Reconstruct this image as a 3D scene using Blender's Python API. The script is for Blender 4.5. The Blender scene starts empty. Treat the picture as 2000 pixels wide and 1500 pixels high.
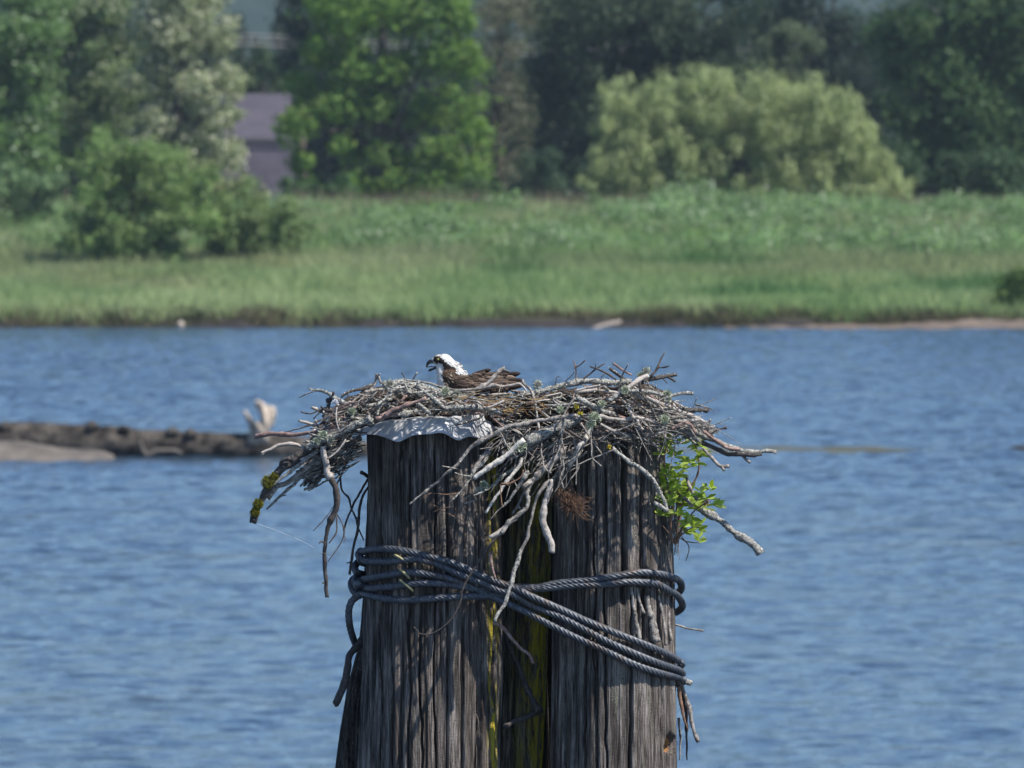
import bpy, bmesh, math, random
import numpy as np
from mathutils import Vector, Matrix
from mathutils.bvhtree import BVHTree

random.seed(7)
RNG = np.random.default_rng(7)
sc = bpy.context.scene
COL = sc.collection

# ------------------------------------------------------------------ camera
CAM_H = 8.0                      # eye height above the water
FPX = 20000.0                    # focal length in photo pixels (photo is 2000 wide)
PITCH = math.atan(500.0 / FPX)   # looking slightly down
cam_d = bpy.data.cameras.new('camera')
cam = bpy.data.objects.new('camera', cam_d)
COL.objects.link(cam)
cam.location = (0, 0, CAM_H)
cam.rotation_euler = (math.pi / 2 - PITCH, 0, 0)
cam_d.sensor_width = 36.0
cam_d.lens = 36.0 * FPX / 2000.0
cam_d.clip_start = 1.0
cam_d.clip_end = 6000.0
cam_d.dof.use_dof = True
cam_d.dof.focus_distance = 39.8
cam_d.dof.aperture_fstop = 11.5
sc.camera = cam

# ------------------------------------------------------------------ light
SUN_EL = math.radians(54)
SUN_BEAR = math.radians(120)     # clockwise from +Y (the view direction): behind the camera, to the right
world = bpy.data.worlds.new('World')
sc.world = world
world.use_nodes = True
wn = world.node_tree
wn.nodes.clear()
sky = wn.nodes.new('ShaderNodeTexSky')
sky.sky_type = 'NISHITA'
sky.sun_disc = False
sky.sun_elevation = SUN_EL
sky.sun_rotation = SUN_BEAR
sky.air_density = 1.0
sky.dust_density = 0.0
sky.altitude = 2500
sky.ozone_density = 4.5
bg = wn.nodes.new('ShaderNodeBackground')
bg.inputs['Strength'].default_value = 0.108
wo = wn.nodes.new('ShaderNodeOutputWorld')
wn.links.new(sky.outputs[0], bg.inputs[0])
wn.links.new(bg.outputs[0], wo.inputs[0])
sun_d = bpy.data.lights.new('sun', 'SUN')
sun_d.energy = 4.5
sun_d.angle = math.radians(0.53)
sun_d.color = (1.0, 0.95, 0.87)
sun = bpy.data.objects.new('sun', sun_d)
COL.objects.link(sun)
sdir = Vector((math.sin(SUN_BEAR) * math.cos(SUN_EL), math.cos(SUN_BEAR) * math.cos(SUN_EL), math.sin(SUN_EL)))
sun.rotation_euler = sdir.to_track_quat('Z', 'Y').to_euler()
sun.location = (20, -20, 60)
sc.view_settings.view_transform = 'Standard'
sc.view_settings.look = 'None'
sc.view_settings.exposure = 0.62
sc.view_settings.gamma = 1.0
sc.render.engine = 'CYCLES'
sc.cycles.use_denoising = True
sc.cycles.max_bounces = 6
sc.cycles.diffuse_bounces = 3
sc.cycles.glossy_bounces = 3
sc.cycles.transmission_bounces = 4
sc.cycles.transparent_max_bounces = 6
sc.cycles.volume_bounces = 0
sc.cycles.sample_clamp_indirect = 6.0

# ------------------------------------------------------------------ helpers
CP, SP = math.cos(PITCH), math.sin(PITCH)


def P(px, py, Y):
    """point seen at photo pixel (px, py), at distance Y along the ground"""
    a = (px - 1000.0) / FPX
    b = (750.0 - py) / FPX
    dy = CP + b * SP
    dz = -SP + b * CP
    t = Y / dy
    return np.array((a * t, Y, CAM_H + dz * t))


def tag(o, label=None, cat=None, group=None, kind=None):
    if label: o['label'] = label
    if cat: o['category'] = cat
    if group: o['group'] = group
    if kind: o['kind'] = kind
    return o


def empty(name, loc, label=None, cat=None, group=None):
    o = bpy.data.objects.new(name, None)
    o.empty_display_size = 0.1
    COL.objects.link(o)
    o.location = Vector([float(c) for c in loc])
    return tag(o, label, cat, group)


def hash01(n):
    n = np.asarray(n, dtype=np.int64)
    n = (n ^ 61) ^ (n >> 16)
    n = (n * 9) & 0xFFFFFFFF
    n = n ^ (n >> 4)
    n = (n * 0x27d4eb2d) & 0xFFFFFFFF
    n = n ^ (n >> 15)
    return (n & 0xFFFFFF) / float(0xFFFFFF)


def vnoise(x, y=0.0, z=0.0, seed=0):
    """smooth value noise, -1..1"""
    x, y, z = np.broadcast_arrays(np.asarray(x, float), np.asarray(y, float), np.asarray(z, float))
    xi, yi, zi = np.floor(x).astype(np.int64), np.floor(y).astype(np.int64), np.floor(z).astype(np.int64)
    fx, fy, fz = x - xi, y - yi, z - zi
    fx, fy, fz = [f * f * (3 - 2 * f) for f in (fx, fy, fz)]
    out = 0
    for i in (0, 1):
        for j in (0, 1):
            for k in (0, 1):
                h = hash01(((xi + i) * 73856093) ^ ((yi + j) * 19349663) ^ ((zi + k) * 83492791) ^ (seed * 2654435))
                out = out + h * (fx if i else 1 - fx) * (fy if j else 1 - fy) * (fz if k else 1 - fz)
    return out * 2 - 1


def build(name, V, F, mat, parent=None, origin=None, cols=None, smooth=True, mats=None, fmat=None):
    """V in world coordinates (n,3); F list/array of faces (tris or quads)"""
    V = np.asarray(V, dtype=np.float64)
    if parent is not None:
        org = np.array(parent_world(parent))
    else:
        org = np.array(origin if origin is not None else (0, 0, 0), float)
    me = bpy.data.meshes.new(name)
    Vl = (V - org).astype(np.float32)
    if isinstance(F, np.ndarray):
        n, k = F.shape
        me.vertices.add(len(Vl))
        me.vertices.foreach_set('co', Vl.ravel())
        me.loops.add(n * k)
        me.loops.foreach_set('vertex_index', F.astype(np.int32).ravel())
        me.polygons.add(n)
        me.polygons.foreach_set('loop_start', (np.arange(n) * k).astype(np.int32))
        me.polygons.foreach_set('loop_total', np.full(n, k, dtype=np.int32))
        me.update(calc_edges=True)
    else:
        me.from_pydata(Vl.tolist(), [], [tuple(int(i) for i in f) for f in F])
    if smooth:
        me.polygons.foreach_set('use_smooth', np.ones(len(me.polygons), dtype=bool))
    if cols is not None:
        at = me.color_attributes.new('Col', 'FLOAT_COLOR', 'POINT')
        c = np.ones((len(Vl), 4), dtype=np.float32)
        c[:, :3] = cols
        at.data.foreach_set('color', c.ravel())
    for m in (mats or [mat]):
        me.materials.append(m)
    if fmat is not None:
        me.polygons.foreach_set('material_index', np.asarray(fmat, dtype=np.int32))
    me.validate()
    o = bpy.data.objects.new(name, me)
    COL.objects.link(o)
    if parent is not None:
        o.parent = parent
    else:
        o.location = Vector(org.tolist())
    return o


def parent_world(p):
    loc = np.array(p.location)
    if p.parent is not None:
        loc = loc + parent_world(p.parent)
    return loc


class MB:
    """collects geometry in world space"""
    def __init__(self):
        self.V, self.F, self.C, self.n = [], [], [], 0

    def add(self, V, F, c=None):
        V = np.asarray(V, float)
        self.V.append(V)
        self.F.extend([tuple(int(i) + self.n for i in f) for f in F])
        if c is not None:
            c = np.asarray(c, float)
            if c.ndim == 1:
                c = np.tile(c, (len(V), 1))
            self.C.append(c)
        self.n += len(V)

    def build(self, name, mat, parent=None, origin=None, smooth=True):
        V = np.concatenate(self.V)
        C = np.concatenate(self.C) if self.C else None
        return build(name, V, self.F, mat, parent, origin, C, smooth)


def catmull(pts, step):
    """resample a polyline (n,k) smoothly"""
    p = np.asarray(pts, float)
    if len(p) == 2:
        L = np.linalg.norm((p[1] - p[0])[:3])
        m = max(2, int(L / step) + 1)
        t = np.linspace(0, 1, m)[:, None]
        return p[0] * (1 - t) + p[1] * t
    q = np.vstack([2 * p[0] - p[1], p, 2 * p[-1] - p[-2]])
    out = []
    for i in range(1, len(q) - 2):
        L = np.linalg.norm((q[i + 1] - q[i])[:3])
        m = max(1, int(L / step))
        for t in np.arange(m) / m:
            a, b, c, d = q[i - 1], q[i], q[i + 1], q[i + 2]
            out.append(0.5 * ((2 * b) + (-a + c) * t + (2 * a - 5 * b + 4 * c - d) * t * t + (-a + 3 * b - 3 * c + d) * t ** 3))
    out.append(q[-2])
    return np.array(out)


def frames(C):
    T = np.gradient(C, axis=0)
    T /= np.linalg.norm(T, axis=1)[:, None] + 1e-12
    N = np.zeros_like(C)
    a = np.array((0.31, 0.2, 0.93))
    n = a - T[0] * a.dot(T[0])
    n /= np.linalg.norm(n) + 1e-12
    for i in range(len(C)):
        n = n - T[i] * n.dot(T[i])
        n /= np.linalg.norm(n) + 1e-12
        N[i] = n
    return T, N, np.cross(T, N)


def tube(C, R, sides=8, rough=0.0, seed=0, lobes=0, twist=0.0, lobe_amp=0.12, cap=True, freq=90.0, ends=0.0):
    """tube along centres C (n,3), radii R (n,)"""
    C = np.asarray(C, float)
    R = np.asarray(R, float)
    n = len(C)
    T, N, B = frames(C)
    th = np.linspace(0, 2 * math.pi, sides, endpoint=False)
    s = np.concatenate([[0], np.cumsum(np.linalg.norm(np.diff(C, axis=0), axis=1))])
    rr = R[:, None] * np.ones((n, sides))
    if rough:
        rr = rr * (1 + rough * vnoise(np.cos(th)[None, :] * 1.7 + 5, np.sin(th)[None, :] * 1.7, s[:, None] * freq, seed)
                   + 0.6 * rough * vnoise(seed * 3.1, 0, s[:, None] * freq * 0.35, seed + 9))
    if lobes:
        ph = lobes * (th[None, :] + twist * s[:, None])
        rr = rr * (1 - lobe_amp + lobe_amp * np.abs(np.cos(ph / 2)) * 2)
    V = C[:, None, :] + rr[:, :, None] * (np.cos(th)[None, :, None] * N[:, None, :] + np.sin(th)[None, :, None] * B[:, None, :])
    if ends:
        V[0] += T[0] * (RNG.random((sides, 1)) - 0.7) * R[0] * ends
        V[-1] += T[-1] * (RNG.random((sides, 1)) - 0.3) * R[-1] * ends
    V = V.reshape(-1, 3)
    F = []
    for i in range(n - 1):
        for j in range(sides):
            k = (j + 1) % sides
            F.append((i * sides + j, i * sides + k, (i + 1) * sides + k, (i + 1) * sides + j))
    if cap:
        V = np.vstack([V, C[0] - T[0] * R[0] * 0.15, C[-1] + T[-1] * R[-1] * 0.15])
        a, b = n * sides, n * sides + 1
        for j in range(sides):
            k = (j + 1) % sides
            F.append((a, k, j))
            F.append((b, (n - 1) * sides + j, (n - 1) * sides + k))
    return V, F


# ------------------------------------------------------------------ materials
def new_mat(name):
    m = bpy.data.materials.new(name)
    m.use_nodes = True
    nt = m.node_tree
    nt.nodes.clear()
    out = nt.nodes.new('ShaderNodeOutputMaterial')
    bs = nt.nodes.new('ShaderNodeBsdfPrincipled')
    nt.links.new(bs.outputs[0], out.inputs[0])
    return m, nt, bs, out


def node(nt, t, **kw):
    n = nt.nodes.new(t)
    for k, v in kw.items():
        if k in n.inputs.keys():
            n.inputs[k].default_value = v
        else:
            setattr(n, k, v)
    return n


def coords(nt, scale=(1, 1, 1), kind='pos', loc=(0, 0, 0)):
    if kind == 'pos':
        g = nt.nodes.new('ShaderNodeNewGeometry'); src = g.outputs['Position']
    else:
        g = nt.nodes.new('ShaderNodeTexCoord'); src = g.outputs['Object']
    mp = nt.nodes.new('ShaderNodeMapping')
    mp.inputs['Scale'].default_value = scale
    mp.inputs['Location'].default_value = loc
    nt.links.new(src, mp.inputs[0])
    return mp.outputs[0]


def noise(nt, vec, scale=1, detail=4, rough=0.55, dist=0.0):
    n = node(nt, 'ShaderNodeTexNoise', Scale=scale, Detail=detail, Roughness=rough, Distortion=dist)
    nt.links.new(vec, n.inputs['Vector'])
    return n.outputs['Fac']


def ramp(nt, fac, stops):
    r = nt.nodes.new('ShaderNodeValToRGB')
    while len(r.color_ramp.elements) > 1:
        r.color_ramp.elements.remove(r.color_ramp.elements[-1])
    e = r.color_ramp.elements[0]
    e.position, c = stops[0]
    e.color = tuple(c) + (1,) if len(c) == 3 else c
    for p, c in stops[1:]:
        e = r.color_ramp.elements.new(p)
        e.color = tuple(c) + (1,)
    nt.links.new(fac, r.inputs[0])
    return r.outputs[0]


def g3(v): return (v, v, v)


def mix(nt, fac, a, b, mode='MIX'):
    m = nt.nodes.new('ShaderNodeMixRGB')
    m.blend_type = mode
    for s, i in ((fac, 0), (a, 1), (b, 2)):
        if isinstance(s, bpy.types.NodeSocket):
            nt.links.new(s, m.inputs[i])
        elif i == 0:
            m.inputs[0].default_value = s
        else:
            m.inputs[i].default_value = tuple(s) + (1,)
    return m.outputs[0]


def bump(nt, bs, h, strength=0.5, dist=0.01):
    b = node(nt, 'ShaderNodeBump', Strength=strength, Distance=dist)
    nt.links.new(h, b.inputs['Height'])
    nt.links.new(b.outputs[0], bs.inputs['Normal'])
    return b


def bark_mat(name, stops, sc1=60, patch=None, patch_lo=0.55, bstr=0.7, rough=0.85):
    m, nt, bs, out = new_mat(name)
    v = coords(nt)
    n1 = noise(nt, v, sc1, 5, 0.65)
    c = ramp(nt, n1, stops)
    if patch:
        n2 = noise(nt, v, sc1 * 1.6, 4, 0.6, 0.4)
        f = ramp(nt, n2, [(patch_lo, g3(0)), (patch_lo + 0.06, g3(1))])
        c = mix(nt, f, c, patch)
    n3 = noise(nt, v, sc1 * 5, 3, 0.6)
    c = mix(nt, 0.55, c, ramp(nt, n3, [(0.36, g3(0.25)), (0.58, g3(1.15))]), 'MULTIPLY')
    nt.links.new(c, bs.inputs['Base Color'])
    bs.inputs['Roughness'].default_value = rough
    bump(nt, bs, n3, bstr, 0.004)
    return m


M = {}
M['grey'] = bark_mat('weathered_bark', [(0.36, (0.08, 0.066, 0.058)), (0.5, (0.27, 0.24, 0.215)), (0.64, (0.46, 0.42, 0.385))], 60, (0.45, 0.46, 0.40), 0.60)
M['lichen_bark'] = bark_mat('lichen_covered_bark', [(0.38, (0.045, 0.038, 0.034)), (0.5, (0.23, 0.215, 0.20)), (0.6, (0.46, 0.45, 0.42))], 110, (0.54, 0.54, 0.49), 0.54)
M['dark'] = bark_mat('dark_bark', [(0.3, (0.03, 0.026, 0.025)), (0.6, (0.09, 0.075, 0.07)), (0.75, (0.2, 0.18, 0.16))], 70, (0.3, 0.31, 0.27), 0.66)
M['pale'] = bark_mat('pale_bark', [(0.3, (0.24, 0.20, 0.18)), (0.5, (0.42, 0.375, 0.34)), (0.7, (0.55, 0.50, 0.46))], 50, (0.2, 0.17, 0.15), 0.66, 0.4)
M['white'] = bark_mat('bare_wood', [(0.3, (0.52, 0.46, 0.40)), (0.6, (0.72, 0.67, 0.60)), (0.8, (0.80, 0.76, 0.70))], 30, (0.4, 0.33, 0.27), 0.72, 0.25)
M['red'] = bark_mat('reddish_bark', [(0.3, (0.13, 0.08, 0.07)), (0.55, (0.32, 0.21, 0.18)), (0.75, (0.50, 0.39, 0.34))], 45, (0.45, 0.41, 0.38), 0.62, 0.4)
M['brown'] = bark_mat('brown_twig', [(0.3, (0.10, 0.055, 0.035)), (0.6, (0.26, 0.15, 0.10))], 60, None, 0.6, 0.3)
M['rust'] = bark_mat('dead_needles', [(0.3, (0.08, 0.045, 0.03)), (0.6, (0.22, 0.125, 0.08))], 60, None, 0.6, 0.3)


def attr_mat(name, rough=0.6, trans=0.0, spec=0.3, boost=1.0):
    m, nt, bs, out = new_mat(name)
    a = nt.nodes.new('ShaderNodeAttribute')
    a.attribute_name = 'Col'
    nt.links.new(a.outputs['Color'], bs.inputs['Base Color'])
    bs.inputs['Roughness'].default_value = rough
    bs.inputs['Specular IOR Level'].default_value = spec
    if trans:
        tr = nt.nodes.new('ShaderNodeBsdfTranslucent')
        hs = node(nt, 'ShaderNodeHueSaturation', Saturation=1.15, Value=1.25)
        nt.links.new(a.outputs['Color'], hs.inputs['Color'])
        nt.links.new(hs.outputs[0], tr.inputs[0])
        mx = nt.nodes.new('ShaderNodeMixShader')
        mx.inputs[0].default_value = trans
        nt.links.new(bs.outputs[0], mx.inputs[1])
        nt.links.new(tr.outputs[0], mx.inputs[2])
        nt.links.new(mx.outputs[0], out.inputs[0])
    return m


M['leaf'] = attr_mat('foliage', 0.6, 0.42, 0.25)
M['flake'] = attr_mat('lichen_flakes', 0.9, 0.0, 0.1)
M['plume'] = attr_mat('plumage', 0.75, 0.0, 0.15)
M['straw'] = attr_mat('straw', 0.8, 0.15, 0.15)


def wood_mat(name, base_lo, base_mid, base_hi, stain_x=None, lich=0.5, spin=0.0):
    m, nt, bs, out = new_mat(name)
    v = coords(nt, (1, 1, 0.055), 'pos', (spin, 0, 0))
    v2 = coords(nt, (1, 1, 0.25), 'pos', (spin, 3, 0))
    v3 = coords(nt, (1, 1, 1), 'pos', (spin, 7, 0))
    n1 = noise(nt, v, 55, 6, 0.7)
    n2 = noise(nt, v2, 11, 5, 0.6)
    n3 = noise(nt, v, 210, 4, 0.7)
    n4 = noise(nt, v3, 150, 4, 0.65)
    c = ramp(nt, n1, [(0.32, base_lo), (0.48, base_mid), (0.66, base_hi)])
    c = mix(nt, 0.75, c, ramp(nt, n2, [(0.3, (0.55, 0.52, 0.50)), (0.5, (0.92, 0.88, 0.85)), (0.7, (1.25, 1.22, 1.2))]), 'MULTIPLY')
    c = mix(nt, 0.8, c, ramp(nt, n3, [(0.40, g3(0.25)), (0.58, g3(1.25))]), 'MULTIPLY')
    n6 = noise(nt, coords(nt, (1, 1, 0.09), 'pos', (spin, 11, 0)), 23, 3, 0.6)
    c = mix(nt, 0.7, c, ramp(nt, n6, [(0.36, (0.45, 0.42, 0.42)), (0.5, (0.9, 0.9, 0.9)), (0.64, (1.35, 1.32, 1.3))]), 'MULTIPLY')
    # green-grey lichen crust in vertical patches
    n5 = noise(nt, v2, 17, 5, 0.65)
    f = mix(nt, 1.0, ramp(nt, n5, [(0.56, g3(0)), (0.66, g3(lich))]), ramp(nt, n4, [(0.44, g3(0)), (0.58, g3(1))]), 'MULTIPLY')
    c = mix(nt, f, c, (0.30, 0.30, 0.22))
    if stain_x:
        g = nt.nodes.new('ShaderNodeNewGeometry')
        sp = nt.nodes.new('ShaderNodeSeparateXYZ')
        nt.links.new(g.outputs['Position'], sp.inputs[0])
        for (x0, wd, amt) in stain_x:
            s = node(nt, 'ShaderNodeMath', operation='SUBTRACT'); s.inputs[1].default_value = x0
            nt.links.new(sp.outputs['X'], s.inputs[0])
            ab = node(nt, 'ShaderNodeMath', operation='ABSOLUTE'); nt.links.new(s.outputs[0], ab.inputs[0])
            dv = node(nt, 'ShaderNodeMath', operation='DIVIDE'); dv.inputs[1].default_value = wd
            nt.links.new(ab.outputs[0], dv.inputs[0])
            fall = ramp(nt, dv.outputs[0], [(0.2, g3(1)), (1.0, g3(0))])
            nn = noise(nt, coords(nt, (1, 1, 0.16), 'pos', (spin, 5, x0)), 34, 6, 0.75)
            ff = mix(nt, 1.0, fall, ramp(nt, nn, [(0.48, g3(0)), (0.55, g3(amt))]), 'MULTIPLY')
            c = mix(nt, ff, c, (0.60, 0.48, 0.03))
    nt.links.new(c, bs.inputs['Base Color'])
    bs.inputs['Roughness'].default_value = 0.9
    bs.inputs['Specular IOR Level'].default_value = 0.2
    h = mix(nt, 0.5, ramp(nt, n1, [(0.25, g3(0)), (0.75, g3(1))]), ramp(nt, n3, [(0.3, g3(0)), (0.7, g3(1))]))
    h = mix(nt, 0.3, h, ramp(nt, n4, [(0.3, g3(0)), (0.7, g3(1))]))
    bump(nt, bs, h, 1.0, 0.012)
    return m


X = lambda px: (px - 1000) / 500.0
M['pile_l'] = wood_mat('pile_wood_brown', (0.036, 0.031, 0.029), (0.168, 0.146, 0.134), (0.432, 0.390, 0.360), [(X(963), 0.028, 0.8)], 0.3, 0.0)
M['pile_r'] = wood_mat('pile_wood_grey', (0.045, 0.038, 0.034), (0.202, 0.179, 0.162), (0.426, 0.392, 0.370), None, 0.8, 4.0)
M['pile_b'] = wood_mat('pile_wood_mossy', (0.039, 0.036, 0.026), (0.169, 0.150, 0.111), (0.351, 0.312, 0.247), [(X(1055), 0.05, 1.0), (X(1040), 0.10, 0.5)], 0.5, 9.0)
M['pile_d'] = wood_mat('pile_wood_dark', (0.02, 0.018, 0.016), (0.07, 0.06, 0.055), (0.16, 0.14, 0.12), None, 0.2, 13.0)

# steel rope
m, nt, bs, out = new_mat('wire_rope_steel')
v = coords(nt)
c = ramp(nt, noise(nt, v, 55, 5, 0.65), [(0.3, (0.045, 0.05, 0.06)), (0.6, (0.11, 0.12, 0.14)), (0.8, (0.20, 0.20, 0.21))])
nt.links.new(c, bs.inputs['Base Color'])
c = mix(nt, ramp(nt, noise(nt, v, 12, 5, 0.7), [(0.54, g3(0)), (0.66, g3(0.7))]), c, (0.10, 0.065, 0.045))
nt.links.new(c, bs.inputs['Base Color'])
bs.inputs['Metallic'].default_value = 0.35
bs.inputs['Roughness'].default_value = 0.5
bump(nt, bs, noise(nt, v, 400, 2), 0.25, 0.001)
M['rope'] = m

m, nt, bs, out = new_mat('sheet_metal')
v = coords(nt)
c = ramp(nt, noise(nt, v, 14, 5, 0.6), [(0.3, (0.34, 0.35, 0.37)), (0.55, (0.50, 0.50, 0.51)), (0.75, (0.60, 0.60, 0.60))])
f = ramp(nt, noise(nt, v, 60, 5, 0.7), [(0.63, g3(0)), (0.72, g3(0.6))])
c = mix(nt, f, c, (0.34, 0.31, 0.27))
nt.links.new(c, bs.inputs['Base Color'])
bs.inputs['Metallic'].default_value = 0.05
bs.inputs['Specular IOR Level'].default_value = 0.3
bs.inputs['Roughness'].default_value = 0.6
bump(nt, bs, noise(nt, v, 25, 2), 0.25, 0.003)
M['sheet'] = m


def plain(name, col, rough=0.6, metal=0.0, sc1=None, col2=None, spec=0.4, bstr=0.0):
    m, nt, bs, out = new_mat(name)
    bs.inputs['Roughness'].default_value = rough
    bs.inputs['Metallic'].default_value = metal
    bs.inputs['Specular IOR Level'].default_value = spec
    if sc1:
        n = noise(nt, coords(nt), sc1, 5, 0.6)
        nt.links.new(ramp(nt, n, [(0.35, col), (0.65, col2)]), bs.inputs['Base Color'])
        if bstr:
            bump(nt, bs, n, bstr, 0.5 / sc1)
    else:
        bs.inputs['Base Color'].default_value = tuple(col) + (1,)
    return m


M['spike'] = plain('galvanised_spike', (0.28, 0.26, 0.12), 0.6, 0.1, 80, (0.42, 0.38, 0.22))
M['beak'] = plain('beak_horn', (0.012, 0.013, 0.016), 0.35)
M['cere'] = plain('cere', (0.25, 0.29, 0.33), 0.5)
M['iris'] = plain('iris', (0.42, 0.40, 0.07), 0.3)
M['pupil'] = plain('pupil', (0.004, 0.004, 0.004), 0.1)
M['tongue'] = plain('tongue', (0.16, 0.10, 0.11), 0.5)
M['moss'] = attr_mat('moss', 0.95, 0.1, 0.1)
M['web'] = plain('spider_silk', (0.8, 0.8, 0.8), 0.4)
M['hollow'] = plain('rotten_heartwood', (0.20, 0.09, 0.03), 0.9, 0, 60, (0.42, 0.22, 0.09), 0.1, 0.4)
M['log'] = plain('rotting_log_bark', (0.015, 0.013, 0.012), 0.95, 0, 2.6, (0.12, 0.105, 0.09), 0.1, 0.8)
M['drift'] = plain('bleached_driftwood', (0.336, 0.280, 0.232), 0.85, 0, 6, (0.528, 0.456, 0.384), 0.2, 0.4)
M['mud'] = plain('tidal_mud', (0.09, 0.08, 0.072), 0.85, 0, 1.6, (0.17, 0.15, 0.13), 0.2, 0.3)
M['beach'] = plain('beach_mud', (0.09, 0.07, 0.055), 0.85, 0, 0.9, (0.21, 0.165, 0.13), 0.2, 0.3)
M['sandbar'] = plain('submerged_bar', (0.05, 0.055, 0.035), 0.6, 0, 0.6, (0.10, 0.10, 0.065), 0.3, 0.2)
M['roof'] = plain('barn_roof', (0.058, 0.052, 0.070), 0.75, 0, 0.8, (0.085, 0.076, 0.098), 0.3, 0.1)
M['wall'] = plain('barn_wall', (0.105, 0.092, 0.126), 0.85, 0, 1.2, (0.147, 0.129, 0.168), 0.2, 0.1)  # colour raised above the roof's to offset the weaker light on the wall
M['trim'] = plain('barn_trim', (0.14, 0.13, 0.15), 0.7)
M['glass'] = plain('window_glass', (0.03, 0.035, 0.045), 0.1)
M['wire'] = plain('power_wire', (0.42, 0.38, 0.38), 0.5)
M['trunk'] = plain('tree_bark', (0.05, 0.04, 0.032), 0.9, 0, 3, (0.13, 0.11, 0.09), 0.1, 0.5)
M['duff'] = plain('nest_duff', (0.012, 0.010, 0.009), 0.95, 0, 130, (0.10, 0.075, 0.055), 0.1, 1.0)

# ------------------------------------------------------------------ water
def grid(xs, ys, zf):
    XX, YY = np.meshgrid(xs, ys)
    V = np.stack([XX, YY, zf(XX, YY)], -1).reshape(-1, 3)
    nx, ny = len(xs), len(ys)
    i, j = np.meshgrid(np.arange(nx - 1), np.arange(ny - 1))
    a = (j * nx + i).ravel()
    return V, np.stack([a, a + 1, a + nx + 1, a + nx], 1)


m, nt, bs, out = new_mat('river_water')
v = coords(nt, (1, 1, 1))
v_wind = coords(nt, (0.55, 1.0, 1))
n1 = noise(nt, v_wind, 1.05, 3, 0.55, 0.3)
n2 = noise(nt, v_wind, 6.0, 3, 0.6)
n3 = noise(nt, coords(nt, (0.35, 1, 1)), 0.22, 4, 0.6)
h = mix(nt, 0.35, n1, n2)
bs.inputs['Base Color'].default_value = (0.030, 0.045, 0.030, 1)
nt.links.new(ramp(nt, n3, [(0.3, (0.018, 0.042, 0.080)), (0.55, (0.022, 0.045, 0.075)), (0.75, (0.050, 0.060, 0.045))]), bs.inputs['Base Color'])
bs.inputs['Roughness'].default_value = 0.09
bs.inputs['IOR'].default_value = 1.333
b = bump(nt, bs, h, 1.0, 0.16)
M['water'] = m
def waves(x, y):
    e = np.clip((60 - np.abs(x)) / 20, 0, 1) * np.clip((y - 95) / 15, 0, 1)
    gust = 0.85 + 0.5 * vnoise(x * 0.05, y * 0.012, 0, 205)
    xr, yr = x * 0.96 + y * 0.28, y * 0.96 - x * 0.28
    h = 0.032 * vnoise(xr * 0.30, yr * 0.42, 0, 201) + 0.032 * vnoise(xr * 0.75 + 9, yr * 0.95, 0, 202) + 0.045 * vnoise(xr * 1.7, yr * 2.0, 0, 203) + 0.032 * vnoise(xr * 3.1, yr * 3.3, 0, 204)
    return h * e * gust


xs_near = np.concatenate([[-1500., -400, -150, -80, -60, -45, -36], np.arange(-32, 32.01, 0.16), [36, 45, 60, 80, 150, 400, 1500]])
ys_near = np.concatenate([[-80., 0, 60, 95], np.arange(100, 220, 0.16), np.arange(220, 412.5, 0.24), [412.6]])
V, F = grid(xs_near, ys_near, waves)
tag(build('water', V, F, M['water']), kind='structure')

# ------------------------------------------------------------------ far bank terrain
prof_y = np.array([409.0, 411.0, 411.8, 425, 440, 452, 465, 485, 498, 504, 516, 540, 900, 3000])
prof_z = np.array([-0.6, -0.1, 0.34, 0.75, 1.35, 1.85, 2.5, 3.45, 3.85, 3.85, 3.2, 3.0, 3.0, 3.0])


def ground(x, y):
    w = np.clip((440 - y) / 25, 0, 1)
    ys = y + w * (0.7 * vnoise(x * 0.35, 0, 0, 3) + 0.5 * vnoise(x * 1.2, 0, 0, 4)) - w * 0.0
    z = np.interp(ys, prof_y, prof_z)
    z = z + 0.10 * vnoise(x * 0.5, y * 0.5, 0, 5) * np.clip((y - 411) / 10, 0, 1)
    return z


m, nt, bs, out = new_mat('bank_ground')
g = nt.nodes.new('ShaderNodeNewGeometry')
sp = nt.nodes.new('ShaderNodeSeparateXYZ')
nt.links.new(g.outputs['Position'], sp.inputs[0])
v = coords(nt, (0.25, 0.25, 0.25))
green = ramp(nt, noise(nt, v, 1.0, 5), [(0.3, (0.06, 0.085, 0.03)), (0.55, (0.11, 0.13, 0.045)), (0.75, (0.19, 0.18, 0.09))])
mr = node(nt, 'ShaderNodeMapRange')
mr.inputs[1].default_value = 0.30; mr.inputs[2].default_value = 0.40
nt.links.new(sp.outputs['Z'], mr.inputs[0])
c = mix(nt, mr.outputs[0], (0.022, 0.017, 0.014), green)
nt.links.new(c, bs.inputs['Base Color'])
bs.inputs['Roughness'].default_value = 0.95
M['ground'] = m
xs = np.concatenate([[-1500, -600, -200, -80], np.arange(-40, 40.1, 0.2), [80, 200, 600, 1500]])
ys = np.concatenate([np.arange(408.5, 415, 0.2), np.arange(415, 520, 1.5), [530, 560, 620, 800, 1200, 2000, 3000]])
V, F = grid(xs, ys, ground)
tag(build('river_bank', V, F, M['ground']), kind='structure')

# distant wooded hills
def hill(name, Y0, Y1, zf, mat, seed):
    xs = np.linspace(-900, 900, 300)
    ys = np.linspace(Y0, Y1, 24)
    V, F = grid(xs, ys, lambda x, y: 2.0 + zf(x) * np.sin(np.clip((y - Y0) / (Y1 - Y0), 0, 1) * math.pi * 0.5) ** 0.8 + 2.2 * vnoise(x * 0.18, y * 0.12, 0, seed) + 1.5 * vnoise(x * 0.45, y * 0.3, 0, seed + 1))
    return tag(build(name, V, F, mat), kind='structure')


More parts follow.
